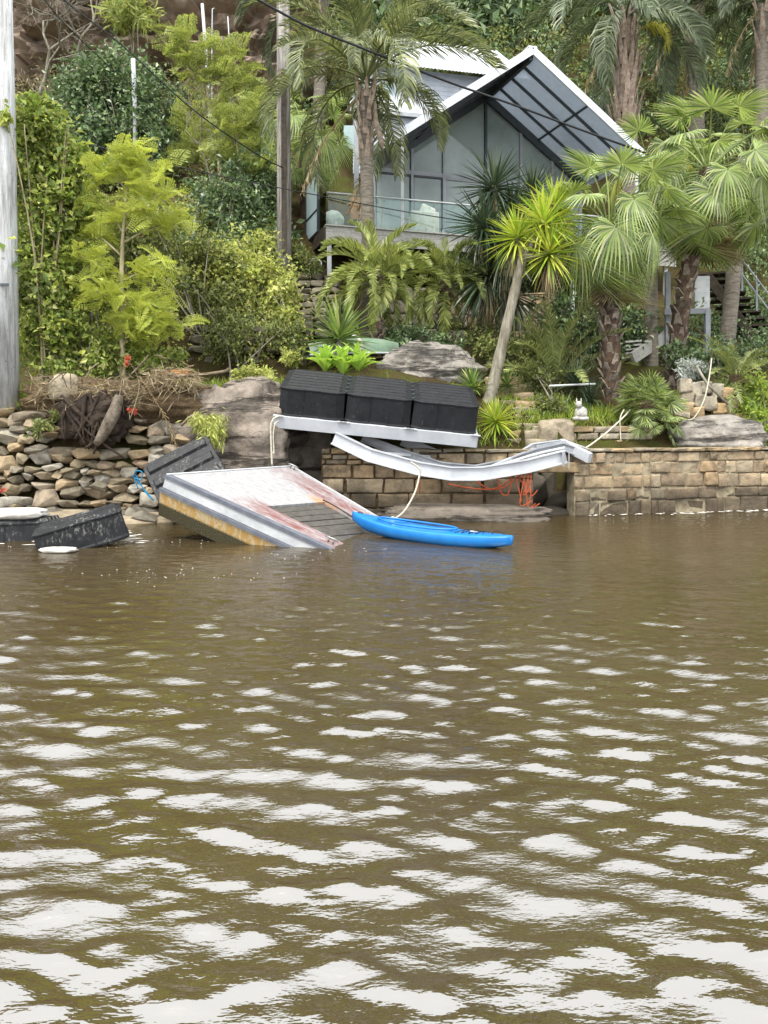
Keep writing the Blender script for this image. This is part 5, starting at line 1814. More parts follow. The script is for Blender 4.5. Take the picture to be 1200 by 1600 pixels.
queen_palm('shaded queen palm on the slope to the right of the shaggy one', 1088, (1085, -8), 33.5, 20, 7, FR_SHADED, 2, 1.35, .3, 18)
queen_palm('queen palm farthest up the slope beyond the timber stair', 1185, (1192, -12), 31.0, 18, 13, FR_SHADED, 2, 1.2, .25, 14)
queen_palm('leaning dark queen palm behind the timber power pole', 492, (505, -30), 33.0, 18, 15, FR_SHADED, 2, 1.3, .24, 14)


def fan_palm(label, b, c, n, seed, r0=.17, skirt=6, yellow=1, boot=True, scale=1.0, mid=None, group=None, el_lo=-.9, bark='bark_dark'):
    b = Vector(b); c = Vector(c)
    root = thing('fan_palm', label, 'palm', b, group)
    pts = [b - Vector((0, 0, .3)), mid or b.lerp(c, .5), c - Vector((0, 0, .1))]
    o, ps = trunk_tube(root, pts, [r0 * 1.1, r0, r0 * .9], M[bark], 12, .03, 8)
    if boot:
        ps2 = smooth_pts(pts, 12)
        boots(root, ps2[1:-3], r0 * 1.0, 90, BOOT, seed)
    crown(root, c, FAN, n, 1.35, el_lo, seed, scale, .35, seed * .7, 'fan_frond')
    if skirt:
        crown(root, c - Vector((0, 0, .45)), FAN_D, skirt, -.9, -1.35, seed + 1, scale * .95, .3, seed, 'dead_fan_frond')
    if yellow:
        crown(root, c + Vector((0, 0, .1)), FAN_Y, yellow, .5, .2, seed + 2, scale, .3, -1.3 + seed, 'yellow_fan_frond')
    return root


fan_palm('fan palm with rough criss-cross trunk above the bushy low palm', base_of(955, 622, 18.4), P(952, 345, 18.4), 36, 2, .2, 9, 0, scale=1.28, el_lo=-1.0)
fan_palm('tall curved fan palm with shaggy trunk left of the landing post', base_of(1050, 590, 19.6), P(1105, 258, 19.6), 36, 4, .2, 11, 0, mid=P(1066, 480, 19.6), scale=1.48, el_lo=-1.0)
fan_palm('fan palm with a smooth grey trunk and one yellow leaf', base_of(1018, 565, 21.5), P(1016, 272, 21.5), 20, 6, .17, 6, 3, False, 1.15, bark='bark_palm')
fan_palm('fan palm on a leaning grey trunk beside the timber stair', base_of(1133, 540, 22.6), P(1165, 240, 22.6), 20, 8, .2, 9, 1, False, 1.15, bark='bark_palm')
fan_palm('shaggy fan palm in a skirt of dead leaves behind the timber power pole', base_of(480, 430, 26.5), P(478, 205, 26.5), 30, 10, .22, 14, 1, False, 1.35, el_lo=-1.0)
fan_palm('pale fan palm at the left of the timber power pole', base_of(415, 400, 29), P(405, 205, 29), 22, 12, .2, 8, 1, False, 1.25)


def phoenix(label, b, c, n, seed, scale=1.0, r0=.17):
    root = thing('date_palm', label, 'palm', b)
    o, ps = trunk_tube(root, [b - Vector((0, 0, .3)), Vector(b).lerp(c, .5), c], [r0, r0 * .95, r0], M['bark_dark'], 10, .06, 6)
    boots(root, smooth_pts([b, Vector(b).lerp(c, .5), c], 8)[1:-1], r0 * .95, 60, BOOT, seed)
    crown(root, c, FR_PHX, n, 1.45, -.35, seed, scale, .2, seed)


phoenix('arching golden date palm in front of the deck fascia', base_of(588, 538, 20.3), P(588, 425, 20.3), 46, 21, 1.02)
phoenix('greener date palm between the golden one and the dark yucca', base_of(690, 545, 21.2), P(696, 440, 21.2), 42, 22, 1.0)

# bushy low fan palm
bp = thing('bushy_fan_palm', 'bushy low fan palm with stiff round leaves on the terrace', 'palm', P(1012, 660, 17.3))
trunk_tube(bp, [P(1012, 675, 17.3), P(1012, 650, 17.3), P(1010, 625, 17.3)], [.2, .22, .15], M['bark_dark'], 10, .08, 4)
crown(bp, P(1010, 624, 17.3), FAN_S, 64, 1.45, -.5, 31, 1.0, .4, 0, 'fan_frond', .2, .14)
crown(bp, P(1022, 648, 17.1), FAN_S, 20, .5, -.9, 32, .9, .4, 0, 'fan_frond', .2, .2)
crown(bp, P(1010, 655, 17.2), FAN_D, 5, -.5, -1.2, 33, .35, .4, 0, 'dead_fan_frond')

# cycads
def cycad(label, c, n, hi, lo, seed, scale):
    root = thing('cycad', label, 'cycad', Vector(c) - Vector((0, 0, .35)))
    trunk_tube(root, [Vector(c) - Vector((0, 0, .5)), Vector(c) - Vector((0, 0, .2)), c], [.17, .18, .13], M['bark_dark'], 9, .1, 3)
    crown(root, c, FR_CYC, n, hi, lo, seed, scale, .15, seed)


cycad('spreading cycad at the right end of the curved wall', P(1150, 585, 18.4), 34, 1.3, -.2, 41, 1.05)
cycad('upright cycad with steep fronds beside the garden steps', P(868, 590, 19.0), 22, 1.45, .75, 42, 1.75)
cycad('dark cycad below the dark yucca by the shaded block wall', P(812, 545, 20.5), 22, 1.2, -.1, 43, 1.1)

# ------------------------------------------------------------------ yuccas and rosettes
YU = {k: [mesh_np('leaf_rosette', *rosette(n, L, w, e0, e1, dr, s), M[mt]) for s in (1, 2)] for k, (n, L, w, e0, e1, dr, mt) in {
    'lime': (120, 1.0, .066, -.75, 1.4, .4, 'lf_yucca_lime'), 'green': (85, .85, .058, -.2, 1.45, .3, 'lf_yucca'),
    'dark': (130, 1.2, .06, -1.1, 1.4, .6, 'lf_yucca_dark'), 'strap': (60, .9, .05, .1, 1.4, 1.1, 'lf_yucca_dark'), 'dead': (80, 1.0, .045, -1.55, -1.0, .2, 'lf_dead')}.items()}


def yucca(label, base, trunk, heads, seed, r0=.08, dead=True):
    r = random.Random(seed)
    root = thing('yucca', label, 'yucca', base)
    if trunk: trunk_tube(root, trunk, [r0 * 1.5, r0 * 1.15, r0], M['bark_grey'], 10, .05, 5)
    for (px, py, Y, s, kind) in heads:
        if trunk and len(heads) > 1:
            m = MB(); e = P(px, py, Y); m.tube(smooth_pts([trunk[-1], trunk[-1].lerp(e, .6) + Vector((0, 0, -.08)), e], 4), r0 * .8, 7); m.build('branch', M['bark_grey'], root, True)
        o = link('leaf_rosette', r.choice(YU[kind]), root, P(px, py, Y) - OFF[root.name], (r.gauss(0, .15), r.gauss(0, .15), r.random() * 6), (s, s, s))
        if dead: link('dead_leaf_skirt', YU['dead'][0], root, P(px, py + 8, Y) - OFF[root.name], (0, 0, r.random() * 6), (s * .9, s * .9, s))
    return root


yucca('leaning pale trunked yucca with lime green heads', base_of(764, 628, 17.6), [P(760, 640, 17.6), P(780, 560, 17.6), P(808, 440, 17.6), P(818, 400, 17.6)], [(850, 345, 17.6, 1.0, 'lime'), (808, 368, 17.8, .9, 'lime'), (866, 318, 18.2, .85, 'lime'), (858, 392, 17.4, .9, 'lime')], 1, .1)
yucca('huge dark yucca with drooping spiky heads against the glass house', base_of(790, 560, 20.6), [P(792, 570, 20.6), P(788, 500, 20.6), P(780, 400, 20.6)], [(772, 290, 20.6, 1.05, 'dark'), (800, 330, 20.8, 1.0, 'dark'), (756, 350, 20.4, 1.05, 'dark'), (790, 385, 20.2, 1.15, 'dark'), (762, 425, 20.4, 1.15, 'dark'), (800, 455, 20.6, 1.1, 'dark'), (832, 300, 20.9, .9, 'dark')], 2, .12)
yucca('upright green yucca above the agave clump', base_of(528, 565, 17.9), [P(528, 572, 17.9), P(529, 550, 17.9), P(530, 528, 17.9)], [(530, 522, 17.9, 1.3, 'green')], 3, .07, False)
yucca('small yucca at the foot of the leaning trunk, behind it', base_of(738, 612, 17.6), None, [(738, 602, 17.6, .68, 'green')], 4, .05, False)
yucca('small lime yucca on the edge of the quay below the leaning trunk', base_of(774, 668, 16.7), None, [(774, 655, 16.7, .68, 'lime')], 5, .05, False)
yucca('small yucca to the right of the leaning trunk base', base_of(792, 605, 17.9), None, [(792, 600, 17.9, .6, 'green')], 6, .05, False)
yucca('strappy dark plant left of the criss-cross trunk', base_of(898, 602, 18.2), None, [(900, 600, 18.2, .9, 'strap')], 7, .05, False)
yucca('strappy dark plant below the white lying pole', base_of(925, 640, 17.9), None, [(922, 622, 17.9, .7, 'strap')], 8, .05, False)
yucca('strappy clump above the curved garden wall', base_of(1095, 600, 18.3), None, [(1097, 590, 18.3, .5, 'strap')], 9, .05, False)
yucca('leafy strap clump hanging over the curved garden wall', base_of(1128, 612, 18.1), None, [(1132, 608, 18.1, .42, 'green')], 10, .05, False)


# agave: every broad leaf a piece
def agave_leaf():
    V, Q = [], []
    n = 6
    for i in range(n + 1):
        s = i / n
        w = .115 * math.sin(math.pi * min(s * .82 + .12, 1.0)) ** .8 if i < n else .004
        x = .42 * s; z = .12 * math.sin(s * 2.2) - .05 * s
        V += [(x, w / 2, z + w * .25), (x, 0, z), (x, -w / 2, z + w * .25)]
    for i in range(n): Q += [(i * 3, i * 3 + 1, i * 3 + 4, i * 3 + 3), (i * 3 + 1, i * 3 + 2, i * 3 + 5, i * 3 + 4)]
    return mesh_np('agave_leaf', np.array(V), np.array(Q), M['lf_agave'], True)


AG = agave_leaf()
for lab, px, py, s in (('bright green agave rosette nearest the leaning yucca float rack corner', 508, 578, .95), ('bright green agave rosette at the middle of the clump', 535, 582, 1.0), ('bright green agave rosette touching the grey boulder side', 560, 577, .9)):
    lab = {508: 'bright green agave rosette on the stair side of the clump', 535: 'bright green agave rosette in the middle of the clump', 560: 'bright green agave rosette on the grey boulder side of the clump'}[px]
    root = thing('agave', lab, 'agave', P(px, py, 17.0))
    for i in range(22):
        k = i / 21
        o = link('leaf', AG, root, (0, 0, -.05 * k), (rng.gauss(0, .1), -(1.3 - 1.15 * k) + rng.gauss(0, .08), i * 2.4), [s * 1.45 * rng.uniform(.85, 1.1)] * 3)

# ------------------------------------------------------------------ shrubs and trees on the bank
bush('climbing_vine', 'bright leafy vine smothering the bank beside the pale pole', 'vine', [(55, 195, 16.6, 40, 45), (85, 250, 16.7, 48, 50), (60, 320, 16.5, 42, 60), (100, 340, 16.9, 40, 50), (60, 430, 16.4, 38, 70), (75, 530, 16.3, 50, 55), (18, 170, 15.3, 18, 14), (40, 230, 16.2, 25, 60)], 15000, .115, M['lf_vine'], 5, ratio=.7, stem_mat='bark_pale')
bush('bank_shrub', 'dense green shrub at the foot of the feathery lime tree', 'shrub', [(130, 490, 17.0, 60, 50), (140, 560, 16.8, 60, 35), (235, 565, 17.2, 45, 30), (110, 420, 17.4, 50, 45)], 9500, .1, M['lf_vine'], 4, ratio=.6)
bush('bank_shrub', 'olive green thicket behind the feathery lime tree', 'shrub', [(240, 390, 19.2, 80, 70), (310, 420, 19.5, 60, 50), (170, 400, 18.6, 60, 70), (330, 470, 19.0, 50, 25)], 10500, .1, M['lf_scrub'], 4)
bush('lantana', 'yellow green tangled bush on top of the old retaining wall', 'shrub', [(350, 430, 20.0, 55, 45), (410, 440, 19.8, 50, 40), (440, 480, 19.4, 30, 45), (385, 400, 20.6, 50, 30), (455, 520, 19.2, 16, 40)], 11000, .095, M['lf_lime'], 4, ratio=.6)
bush('hanging_vine', 'dry hanging vine draped over the old retaining wall', 'vine', [(350, 500, 18.5, 45, 18), (400, 515, 18.5, 45, 25), (360, 540, 18.45, 40, 30), (450, 530, 18.5, 25, 40)], 5500, .07, M['lf_scrub'], 2, droop=1.2)
bush('dark_shrub', 'large dark glossy shrub around the white post', 'shrub', [(140, 150, 29, 55, 55), (190, 140, 29.5, 60, 60), (240, 185, 28.8, 50, 60), (150, 215, 28.4, 60, 40), (215, 235, 28.2, 60, 40)], 15000, .17, M['lf_dark'], 4, ratio=.55)
bush('dark_shrub', 'shadowy evergreen shrub right of the broken white pipe', 'shrub', [(350, 330, 24, 60, 60), (390, 290, 25, 50, 60), (400, 370, 23.5, 50, 45), (330, 390, 23, 40, 30)], 9000, .14, M['lf_dark'], 3)
bush('dark_shrub', 'dim green shrub under the dark overhang of the deck', 'shrub', [(430, 400, 23, 40, 30), (470, 420, 22.6, 30, 25), (400, 390, 23.5, 30, 30)], 4500, .11, M['lf_scrub'], 2)
bush('fern_bush', 'pale fern tuft hanging from the cliff top', 'fern', [(205, 20, 33, 40, 22), (190, 5, 33.5, 30, 20)], 2600, .3, M['lf_jac2'], 2, ratio=.18)
bush('terrace_shrub', 'low green shrub beneath the date palms', 'shrub', [(640, 530, 20, 30, 18), (615, 520, 20.4, 20, 18), (690, 540, 20.2, 40, 16)], 2800, .09, M['lf_dark'], 2)
bush('terrace_shrub', 'grassy flowering ground shrub right of the garden steps', 'shrub', [(840, 600, 18.2, 32, 26), (860, 635, 17.6, 30, 16), (825, 570, 18.8, 25, 20)], 4200, .07, M['lf_scrub'], 2)
bush('terrace_shrub', 'dark leafy undergrowth behind the criss-cross trunk', 'shrub', [(985, 520, 21.9, 40, 40), (930, 520, 21.6, 35, 40), (880, 500, 22, 40, 50), (1060, 520, 22.4, 30, 40)], 7000, .12, M['lf_dark'], 3)
bush('terrace_shrub', 'grey green undergrowth below the dark yucca', 'shrub', [(740, 520, 20.8, 40, 22), (850, 540, 20.2, 40, 25), (780, 545, 19.6, 40, 14)], 4200, .1, M['lf_scrub'], 3)
bush('lavender', 'silvery grey bush in front of the curved trunk', 'shrub', [(1080, 580, 18.4, 22, 18)], 1500, .08, M['lf_grey'], 2, ratio=.25)
bush('terrace_shrub', 'bright grassy bush at the right end of the terrace', 'shrub', [(1185, 625, 17.8, 35, 35), (1195, 665, 17.4, 25, 30)], 3600, .1, M['lf_grass'], 2, ratio=.3)
bush('terrace_shrub', 'leafy shrub above the curved garden wall', 'shrub', [(1110, 565, 18.9, 30, 20), (1060, 560, 19.2, 25, 20)], 2600, .09, M['lf_dark'], 2)
bush('moss_clump', 'yellow green grass tuft hanging on the tan boulder', 'grass', [(322, 655, 14.75, 26, 12), (332, 675, 14.75, 16, 24)], 2600, .1, M['lf_lime'], 0, ratio=.16, droop=1.4)
bush('weed_patch', 'light green weeds on top of the tan boulder', 'weeds', [(395, 583, 16.2, 35, 8), (420, 588, 16.0, 20, 6), (455, 560, 17.8, 20, 14)], 1600, .07, M['lf_lime'], 0)
bush('weed_patch', 'dull green weeds rooted in the rubble wall', 'weeds', [(60, 665, 15.0, 20, 12), (85, 650, 15.0, 14, 8)], 700, .07, M['lf_scrub'], 0)

# feathery trees: bipinnate leaves along real branches
def feather_leaf(seed):
    r = random.Random(seed)
    V0, F0 = [], []
    b = 0
    path = rachis_path(.5, .9, 10)
    for j in range(11):
        s = .12 + .86 * j / 10
        f = s * 10; i = min(int(f), 9); k = f - i
        c = Vector((path[i][0] * (1 - k) + path[i + 1][0] * k, 0, path[i][1] * (1 - k) + path[i + 1][1] * k))
        env = (.5 + 1.1 * s) if s < .45 else 1.0 * (1 - .6 * (s - .45) / .55)
        for sg in (-1, 1):
            L = .2 * env * r.uniform(.85, 1.1)
            d = Vector((.45, sg * .85, r.uniform(.0, .25))).normalized()
            # each side branch is a comb of fine leaflets: three ragged blades
            for q in range(4):
                o = c + d * L * (.12 + .26 * q)
                for sg2 in (-1, 1):
                    dd = (d + Vector((-d.y * sg2 * .8, d.x * sg2 * .8, -.25))).normalized()
                    l = L * .34 * (1 - .14 * q)
                    w = Vector((-dd.y, dd.x, 0)) * .012
                    V0 += [o, o + dd * l * .5 + w, o + dd * l, o + dd * l * .5 - w]
                    F0.append((b, b + 1, b + 2, b + 3)); b += 4
    return np.array([tuple(v) for v in V0]), [np.array(F0)]


def feathery_tree(label, base, trunk, branches, n, seed, scale, mat, bark, r0=.05, hang=.25):
    r = random.Random(seed)
    root = thing('feathery_tree', label, 'tree', base)
    g0 = trunk[0].copy(); g0.z = gz(g0.x, g0.y) - .15
    if g0.z < trunk[0].z - .1: trunk = [g0] + list(trunk)
    trunk_tube(root, trunk, [r0 * 1.2, r0, r0 * .45], M[bark], 8, 0, 6)
    tips = []
    for (a, b_) in branches:
        mid = a.lerp(b_, .5) + Vector((0, 0, .08))
        m = MB(); ps = smooth_pts([a, mid, b_], 4); m.tube(ps, [r0 * .5 * (1 - .7 * i / 8) for i in range(len(ps))], 6); m.build('branch', M[bark], root, True)
        tips += [(ps[k], (b_ - a).normalized()) for k in range(3, len(ps))]
    tips += [(p, Vector((0, 0, 1))) for p in smooth_pts(trunk[-2:], 4)]
    V0, F0 = feather_leaf(seed)
    Rs, Ls = [], []
    for i in range(n):
        p, bd = tips[r.randrange(len(tips))]
        az = r.random() * 6.283
        d = Vector((math.cos(az), math.sin(az), r.uniform(-.7, .9))) + bd * .45
        Rs.append(xform(d, (0, 0, 1), r.gauss(0, .7)) * (scale * r.uniform(.6, 1.15)))
        Ls.append(p + Vector((r.gauss(0, .12), r.gauss(0, .12), r.gauss(0, .1))) * scale - OFF[root.name])
    V, Fq = stamp(V0, F0, Rs, Ls)
    link('crown', mesh_np('crown', V, Fq, mat), root)


Y = 16.6
tr = [P(192, 600, Y), P(191, 520, Y), P(190, 430, Y), P(193, 360, Y), P(203, 262, Y)]
br = [(P(193, 365, Y), P(255, 300, Y - .3)), (P(193, 365, Y), P(150, 310, Y + .2)), (P(196, 330, Y), P(235, 265, Y)), (P(190, 440, Y), P(262, 420, Y - .4)), (P(190, 440, Y), P(125, 400, Y - .3)), (P(190, 400, Y), P(120, 350, Y + .3)),
      (P(192, 380, Y), P(280, 345, Y + .2)), (P(191, 470, Y), P(245, 480, Y - .5)), (P(191, 500, Y), P(255, 505, Y - .4)), (P(191, 545, Y), P(215, 500, Y - .3)), (P(198, 300, Y), P(165, 265, Y)), (P(191, 480, Y), P(150, 455, Y - .5)), (P(191, 500, Y), P(275, 515, Y - .2)), (P(200, 280, Y), P(205, 240, Y))]
feathery_tree('young feathery lime green tree on the bank above the stump', base_of(192, 600, Y), tr, br, 520, 51, 1.0, M['lf_jac'], 'bark_pale', .055)
Y = 27.5
tr = [P(345, 300, Y), P(340, 220, Y), P(325, 150, Y), P(310, 80, Y)]
br = [(P(335, 200, Y), P(380, 130, Y)), (P(330, 170, Y), P(290, 100, Y)), (P(325, 150, Y), P(345, 70, Y)), (P(338, 210, Y), P(285, 190, Y)), (P(340, 220, Y), P(392, 190, Y)), (P(330, 170, Y), P(372, 90, Y)), (P(318, 120, Y), P(280, 60, Y)), (P(340, 230, Y), P(300, 240, Y)), (P(343, 240, Y), P(385, 235, Y))]
feathery_tree('taller feathery tree on the slope below the dark cliff', base_of(345, 320, Y), tr, br, 260, 52, 1.75, M['lf_jac2'], 'bark_pale', .08)
Y = 24.5
tr = [P(385, 330, Y), P(375, 260, Y), P(365, 190, Y)]
br = [(P(380, 290, Y), P(420, 240, Y)), (P(376, 265, Y), P(340, 230, Y)), (P(370, 220, Y), P(395, 170, Y)), (P(370, 230, Y), P(335, 190, Y))]
feathery_tree('sparse feathery sapling left of the timber power pole', base_of(385, 350, Y), tr, br, 130, 53, 1.5, M['lf_jac2'], 'bark_pale', .05)


# bare grey tree at the top left
def bare_tree(label, base, seed, size, spread, mat='bark_grey', lean=0.0):
    r = random.Random(seed)
    root = thing('bare_tree', label, 'tree', base)
    m = MB()

    def grow(p, d, l, rad, dep):
        e = p + d * l
        mid = p.lerp(e, .5) + Vector((r.gauss(0, .06), r.gauss(0, .06), r.gauss(0, .06))) * l
        m.tube([p, mid, e], [rad, rad * .85, rad * .68], 5, False)
        if dep == 0: return
        for k in range(r.choice((2, 3, 3))):
            nd = (d + Vector((r.gauss(0, spread), r.gauss(0, spread), r.gauss(.05, spread * .8)))).normalized()
            grow(e if k else mid, nd, l * r.uniform(.62, .85), rad * .62, dep - 1)
    g0 = Vector((base[0], base[1], gz(base[0], base[1]) - .2))
    if g0.z < base[2]: m.tube([g0, g0.lerp(Vector(base), .5) + Vector((.1, 0, 0)), Vector(base)], [size * .07, size * .06, size * .05], 6, False)
    grow(Vector(base), Vector((lean, -.2, 1)).normalized(), size, size * .05, 6)
    m.build('limbs', M[mat], root, True)


bare_tree('bare grey twiggy tree on the cliff edge beside the pale pole', P(60, 150, 33.5), 3, 1.9, .5, lean=.35)
bare_tree('bare twiggy branches leaning over the dark shrub', P(120, 90, 34), 5, 1.6, .55, lean=.6)
bare_tree('leafless grey sapling behind the sparse feathery sapling', P(330, 330, 25), 8, 1.1, .5)

# ------------------------------------------------------------------ cliff, hillside scrub, grass, litter
def build_cliff():
    xs = np.linspace(-20, -2.5, 110); zs = np.linspace(15.2, 21.8, 50)
    V = []
    for z in zs:
        for x in xs:
            q = Vector((x * .45, 0, z * .8))
            y = 35.4 + noise.fractal(q, 1.0, 2.1, 5) * 1.5 + .9 * noise.noise(Vector((x * .25, 3, z * 1.6))) - (z - 18) * .22
            cell = noise.cell(Vector((x * .5 + noise.noise(q) * .6, 0, z * .9)))
            V.append((x, y + cell * .9, z))
    n = len(xs)
    i, j = np.meshgrid(np.arange(len(zs) - 1), np.arange(n - 1), indexing='ij')
    a = (i * n + j).ravel()
    o = link('cliff', mesh_np('cliff', np.array(V), np.stack([a, a + 1, a + n + 1, a + n], 1), M['cliff'], False))
    tag(o, kind='structure')


build_cliff()


def scrub(name, n_clump, per, size, mat, region, label, seed, ratio=.5, height=.9, rad=.55):
    r = np.random.default_rng(seed)
    pts = []
    while len(pts) < n_clump:
        x, y = r.uniform(-19, 24), r.uniform(17.5, 56)
        if abs(x) > y * .52 + 2: continue
        px = 600 + x / y * F
        if not region(x, y, px): continue
        t_ = (Vector((x, y, 0)) - HO).dot(HU); v_ = (Vector((x, y, 0)) - HO).dot(HV)
        if -1.0 < t_ < 12.6 and -2 < v_ < 11: continue                       # the glass house
        if -.5 < x < 8 and 31 < y < 38.5: continue                           # the upper house
        z = gz(x, y)
        k = (y / 25) ** .6
        pts.append((x, y, z + r.uniform(.05, height) * k, rad * k * r.uniform(.6, 1.3)))
    pts = np.array(pts)
    ci = np.repeat(np.arange(n_clump), per)
    d = unit(r.normal(size=(len(ci), 3)))
    rr = pts[ci, 3][:, None] * (r.random((len(ci), 1)) ** .4)
    p = pts[ci, :3] + d * rr * np.array([1, 1, .75])
    k = (pts[ci, 1] / 25) ** .6
    ln = size * k * r.uniform(.5, 1.4, len(ci))
    nm = unit(d * .6 + r.normal(size=d.shape) * .5 + np.array([0, -.2, .5]))
    V, Fq = leaf_faces(p, d * .5 + r.normal(size=d.shape) * .8 + np.array([0, 0, -.15]), nm, ln, ln * ratio)
    o = link(name, mesh_np(name, V, Fq, mat))
    tag(o, label, 'scrub', kind='stuff')


scrub('hillside_scrub', 1500, 60, .17, M['lf_scrub'], lambda x, y, px: y > 20.5 and px < 640 or y > 29, 'mixed green scrub covering the steep hillside', 1)
scrub('dark_scrub', 1100, 60, .2, M['lf_dark'], lambda x, y, px: y > 26 and (px > 380 or y > 37), 'dark evergreen scrub on the slope behind the houses', 2)
scrub('dry_scrub', 420, 50, .16, M['lf_dry'], lambda x, y, px: y > 23 and px < 520, 'dry brownish scrub scattered over the hillside', 3, .35)
scrub('lime_scrub', 420, 60, .12, M['lf_lime'], lambda x, y, px: 18.8 < y < 27 and px < 470, 'lime green creeper over the lower bank', 4, .6, .6, .5)
scrub('right_scrub', 260, 60, .13, M['lf_dark'], lambda x, y, px: 20 < y < 30 and px > 1100, 'dark shrubs around the timber stair', 5, .5, .9, .6)
scrub('cliff_scrub', 260, 60, .15, M['lf_dry'], lambda x, y, px: 32.5 < y < 36 and px < 450, 'dry twiggy scrub clinging below the cliff', 9, .3, 2.2, .8)
scrub('crest_trees', 900, 70, .42, M['lf_dark'], lambda x, y, px: y > 42, 'dark trees along the crest of the hill', 6, .5, 5.5, 1.3)


def blades(name, label, n, area, L, w, mat, seed, cat='grass', zfun=None):
    """loose grass: area is a list of (px, py, Y, rx_px, ry_px)"""
    r = np.random.default_rng(seed)
    P_, D_ = [], []
    for k in range(n):
        a = area[r.integers(0, len(area))]
        c = P(a[0] + r.normal() * a[3], a[1] + r.normal() * a[4], a[2] + r.normal() * .15)
        c.z = gz(c.x, c.y) if zfun is None else zfun(c)
        P_.append(tuple(c)); D_.append((r.normal() * .5, r.normal() * .5 - .2, 1.0))
    P_, D_ = np.array(P_), np.array(D_)
    ln = L * r.uniform(.5, 1.3, n)
    V, Fq = leaf_faces(P_, D_, r.normal(size=P_.shape), ln, np.full(n, w), .1)
    tag(link(name, mesh_np(name, V, Fq, mat)), label, cat, kind='stuff')


blades('terrace_grass', 'short grass and weeds along the quay terrace', 5200, [(860, 650, 17.2, 40, 4), (1170, 660, 17.4, 30, 6), (830, 600, 18, 40, 4), (690, 690, 16.6, 60, 3), (930, 640, 17.6, 40, 4), (420, 580, 17.4, 60, 5)], .2, .02, M['lf_grass'], 7)
blades('bank_grass', 'green grass at the foot of the pale pole and bank', 3600, [(70, 600, 15.9, 60, 5), (200, 590, 16.2, 80, 5), (40, 590, 16.0, 20, 5), (300, 585, 16.6, 60, 5)], .26, .02, M['lf_grass'], 8)


def litter():
    r = random.Random(9)
    m = MB()
    for k in range(300):
        px = r.uniform(60, 300); py = r.gauss(612 if px < 230 else 592, 12)
        c = P(px, py, r.uniform(14.9, 15.8)); c.z = max(c.z, 1.75)
        d = Vector((r.gauss(0, 1), r.gauss(0, .4), r.gauss(-.25, .45))).normalized() * r.uniform(.12, .5)
        m.tube([c, c + d * .5 + Vector((0, 0, r.uniform(-.02, .05))), c + d], r.uniform(.004, .013), 4, False)
    tag(m.build('dry_litter', M['deadwood'], None), 'dead twigs and fallen palm litter along the eroded bank', 'litter', kind='stuff')
    V0, F0 = [], []
    n = 2600
    rr = np.random.default_rng(3)
    px = rr.uniform(50, 310, n); py = 612 + rr.normal(0, 11, n) - np.where(px > 230, 18, 0)
    Yd = rr.uniform(14.95, 16.0, n)
    p = np.stack([(px - 600) / F * Yd, Yd, H - (py - HZ) / F * Yd], 1)
    d = rr.normal(size=p.shape) * np.array([1, .5, .5]) + np.array([0, 0, -.35])
    ln = rr.uniform(.1, .34, n)
    V, Fq = leaf_faces(p, d, rr.normal(size=p.shape), ln, np.full(n, .014), .05)
    tag(link('dry_grass', mesh_np('dry_grass', V, Fq, M['lf_dead'])), 'straw coloured dead grass matted over the bank edge', 'dead grass', kind='stuff')


litter()

# bank lip of earth above the rubble wall
rock('earth_bank', 'eroded lip of dark earth and roots above the rubble wall', P(190, 632, 15.65), (3.6, .9, .9), M['earth'], 61, .3, 5, 2.6, .1, 0, 2.2, cat='bank')

# torn stump and roots
sp = thing('tree_stump', 'torn dark stump with exposed roots hanging over the rubble wall', 'stump', P(150, 705, 14.9))
rock('stump_body', None, P(150, 655, 15.1), (1.15, .6, 1.05), M['root'], 62, .35, 5, 2.4, .1, 0, 2.4, parent=sp)
r_ = random.Random(12)
for k in range(15):
    a = P(r_.uniform(95, 195), r_.uniform(610, 640), 14.95)
    b = P(r_.uniform(85, 200), r_.uniform(675, 718), 14.85)
    md = a.lerp(b, .5) + Vector((r_.gauss(0, .1), -.08, r_.gauss(0, .05)))
    m = MB(); m.tube(smooth_pts([a, md, b], 4), [r_.uniform(.03, .06) * (1 - .6 * i / 8) for i in range(9)], 6); m.build('root', M['root'], sp, True)
m = MB(); m.tube(smooth_pts([P(186, 618, 14.8), P(178, 645, 14.75), P(160, 680, 14.75), P(150, 694, 14.8)], 4), [.07, .09, .1, .11, .12, .12, .12, .11, .1, .09, .08, .07, .05], 9); m.build('split_root', M['stump_top'], sp, True)
rock('broken_slab', 'tilted broken stone slab lodged above the stump', P(100, 605, 15.2), (.5, .25, .5), M['rubble'], 64, .12, 3, 4, rot=.3)
# hanging dead frond, fallen branches, coral flowers
o = link('fallen_frond', FR_DEAD[0], None, P(218, 588, 15.2), (.5, R(52), R(-12)), (.62, .62, .62)); tag(o, 'dead palm frond hanging down over the rubble wall', 'palm frond')
for lab, pts, r0 in (('pale fallen branch lying on top of the tan boulder', [(270, 588), (310, 586), (352, 580), (356, 575)], .03), ('short broken stick upright on the tan boulder edge', [(302, 618), (306, 596), (312, 584)], .025), ('bent dry branch reaching over the stump', [(132, 600), (140, 580), (152, 568)], .02), ('slanting dry stick behind the hanging dead frond', [(205, 585), (220, 570), (232, 555)], .018), ('curved woody stem beside the leaning float', [(283, 665), (300, 650), (325, 642)], .028)):
    m = MB(); m.tube(smooth_pts([P(x, y, 14.9 if 'float' in lab else 15.3) for x, y in pts], 4), r0, 6); tag(m.build('fallen_branch', M['deadwood'], None, True), lab, 'branch')
m = MB(); a = P(252, 583, 15.6); m.bar(a, P(296, 582, 15.6), .2, .09); tag(bevel(m.build('broken_plank', M['tan'], None), .01), 'orange brown plank lying on the bank top', 'plank')
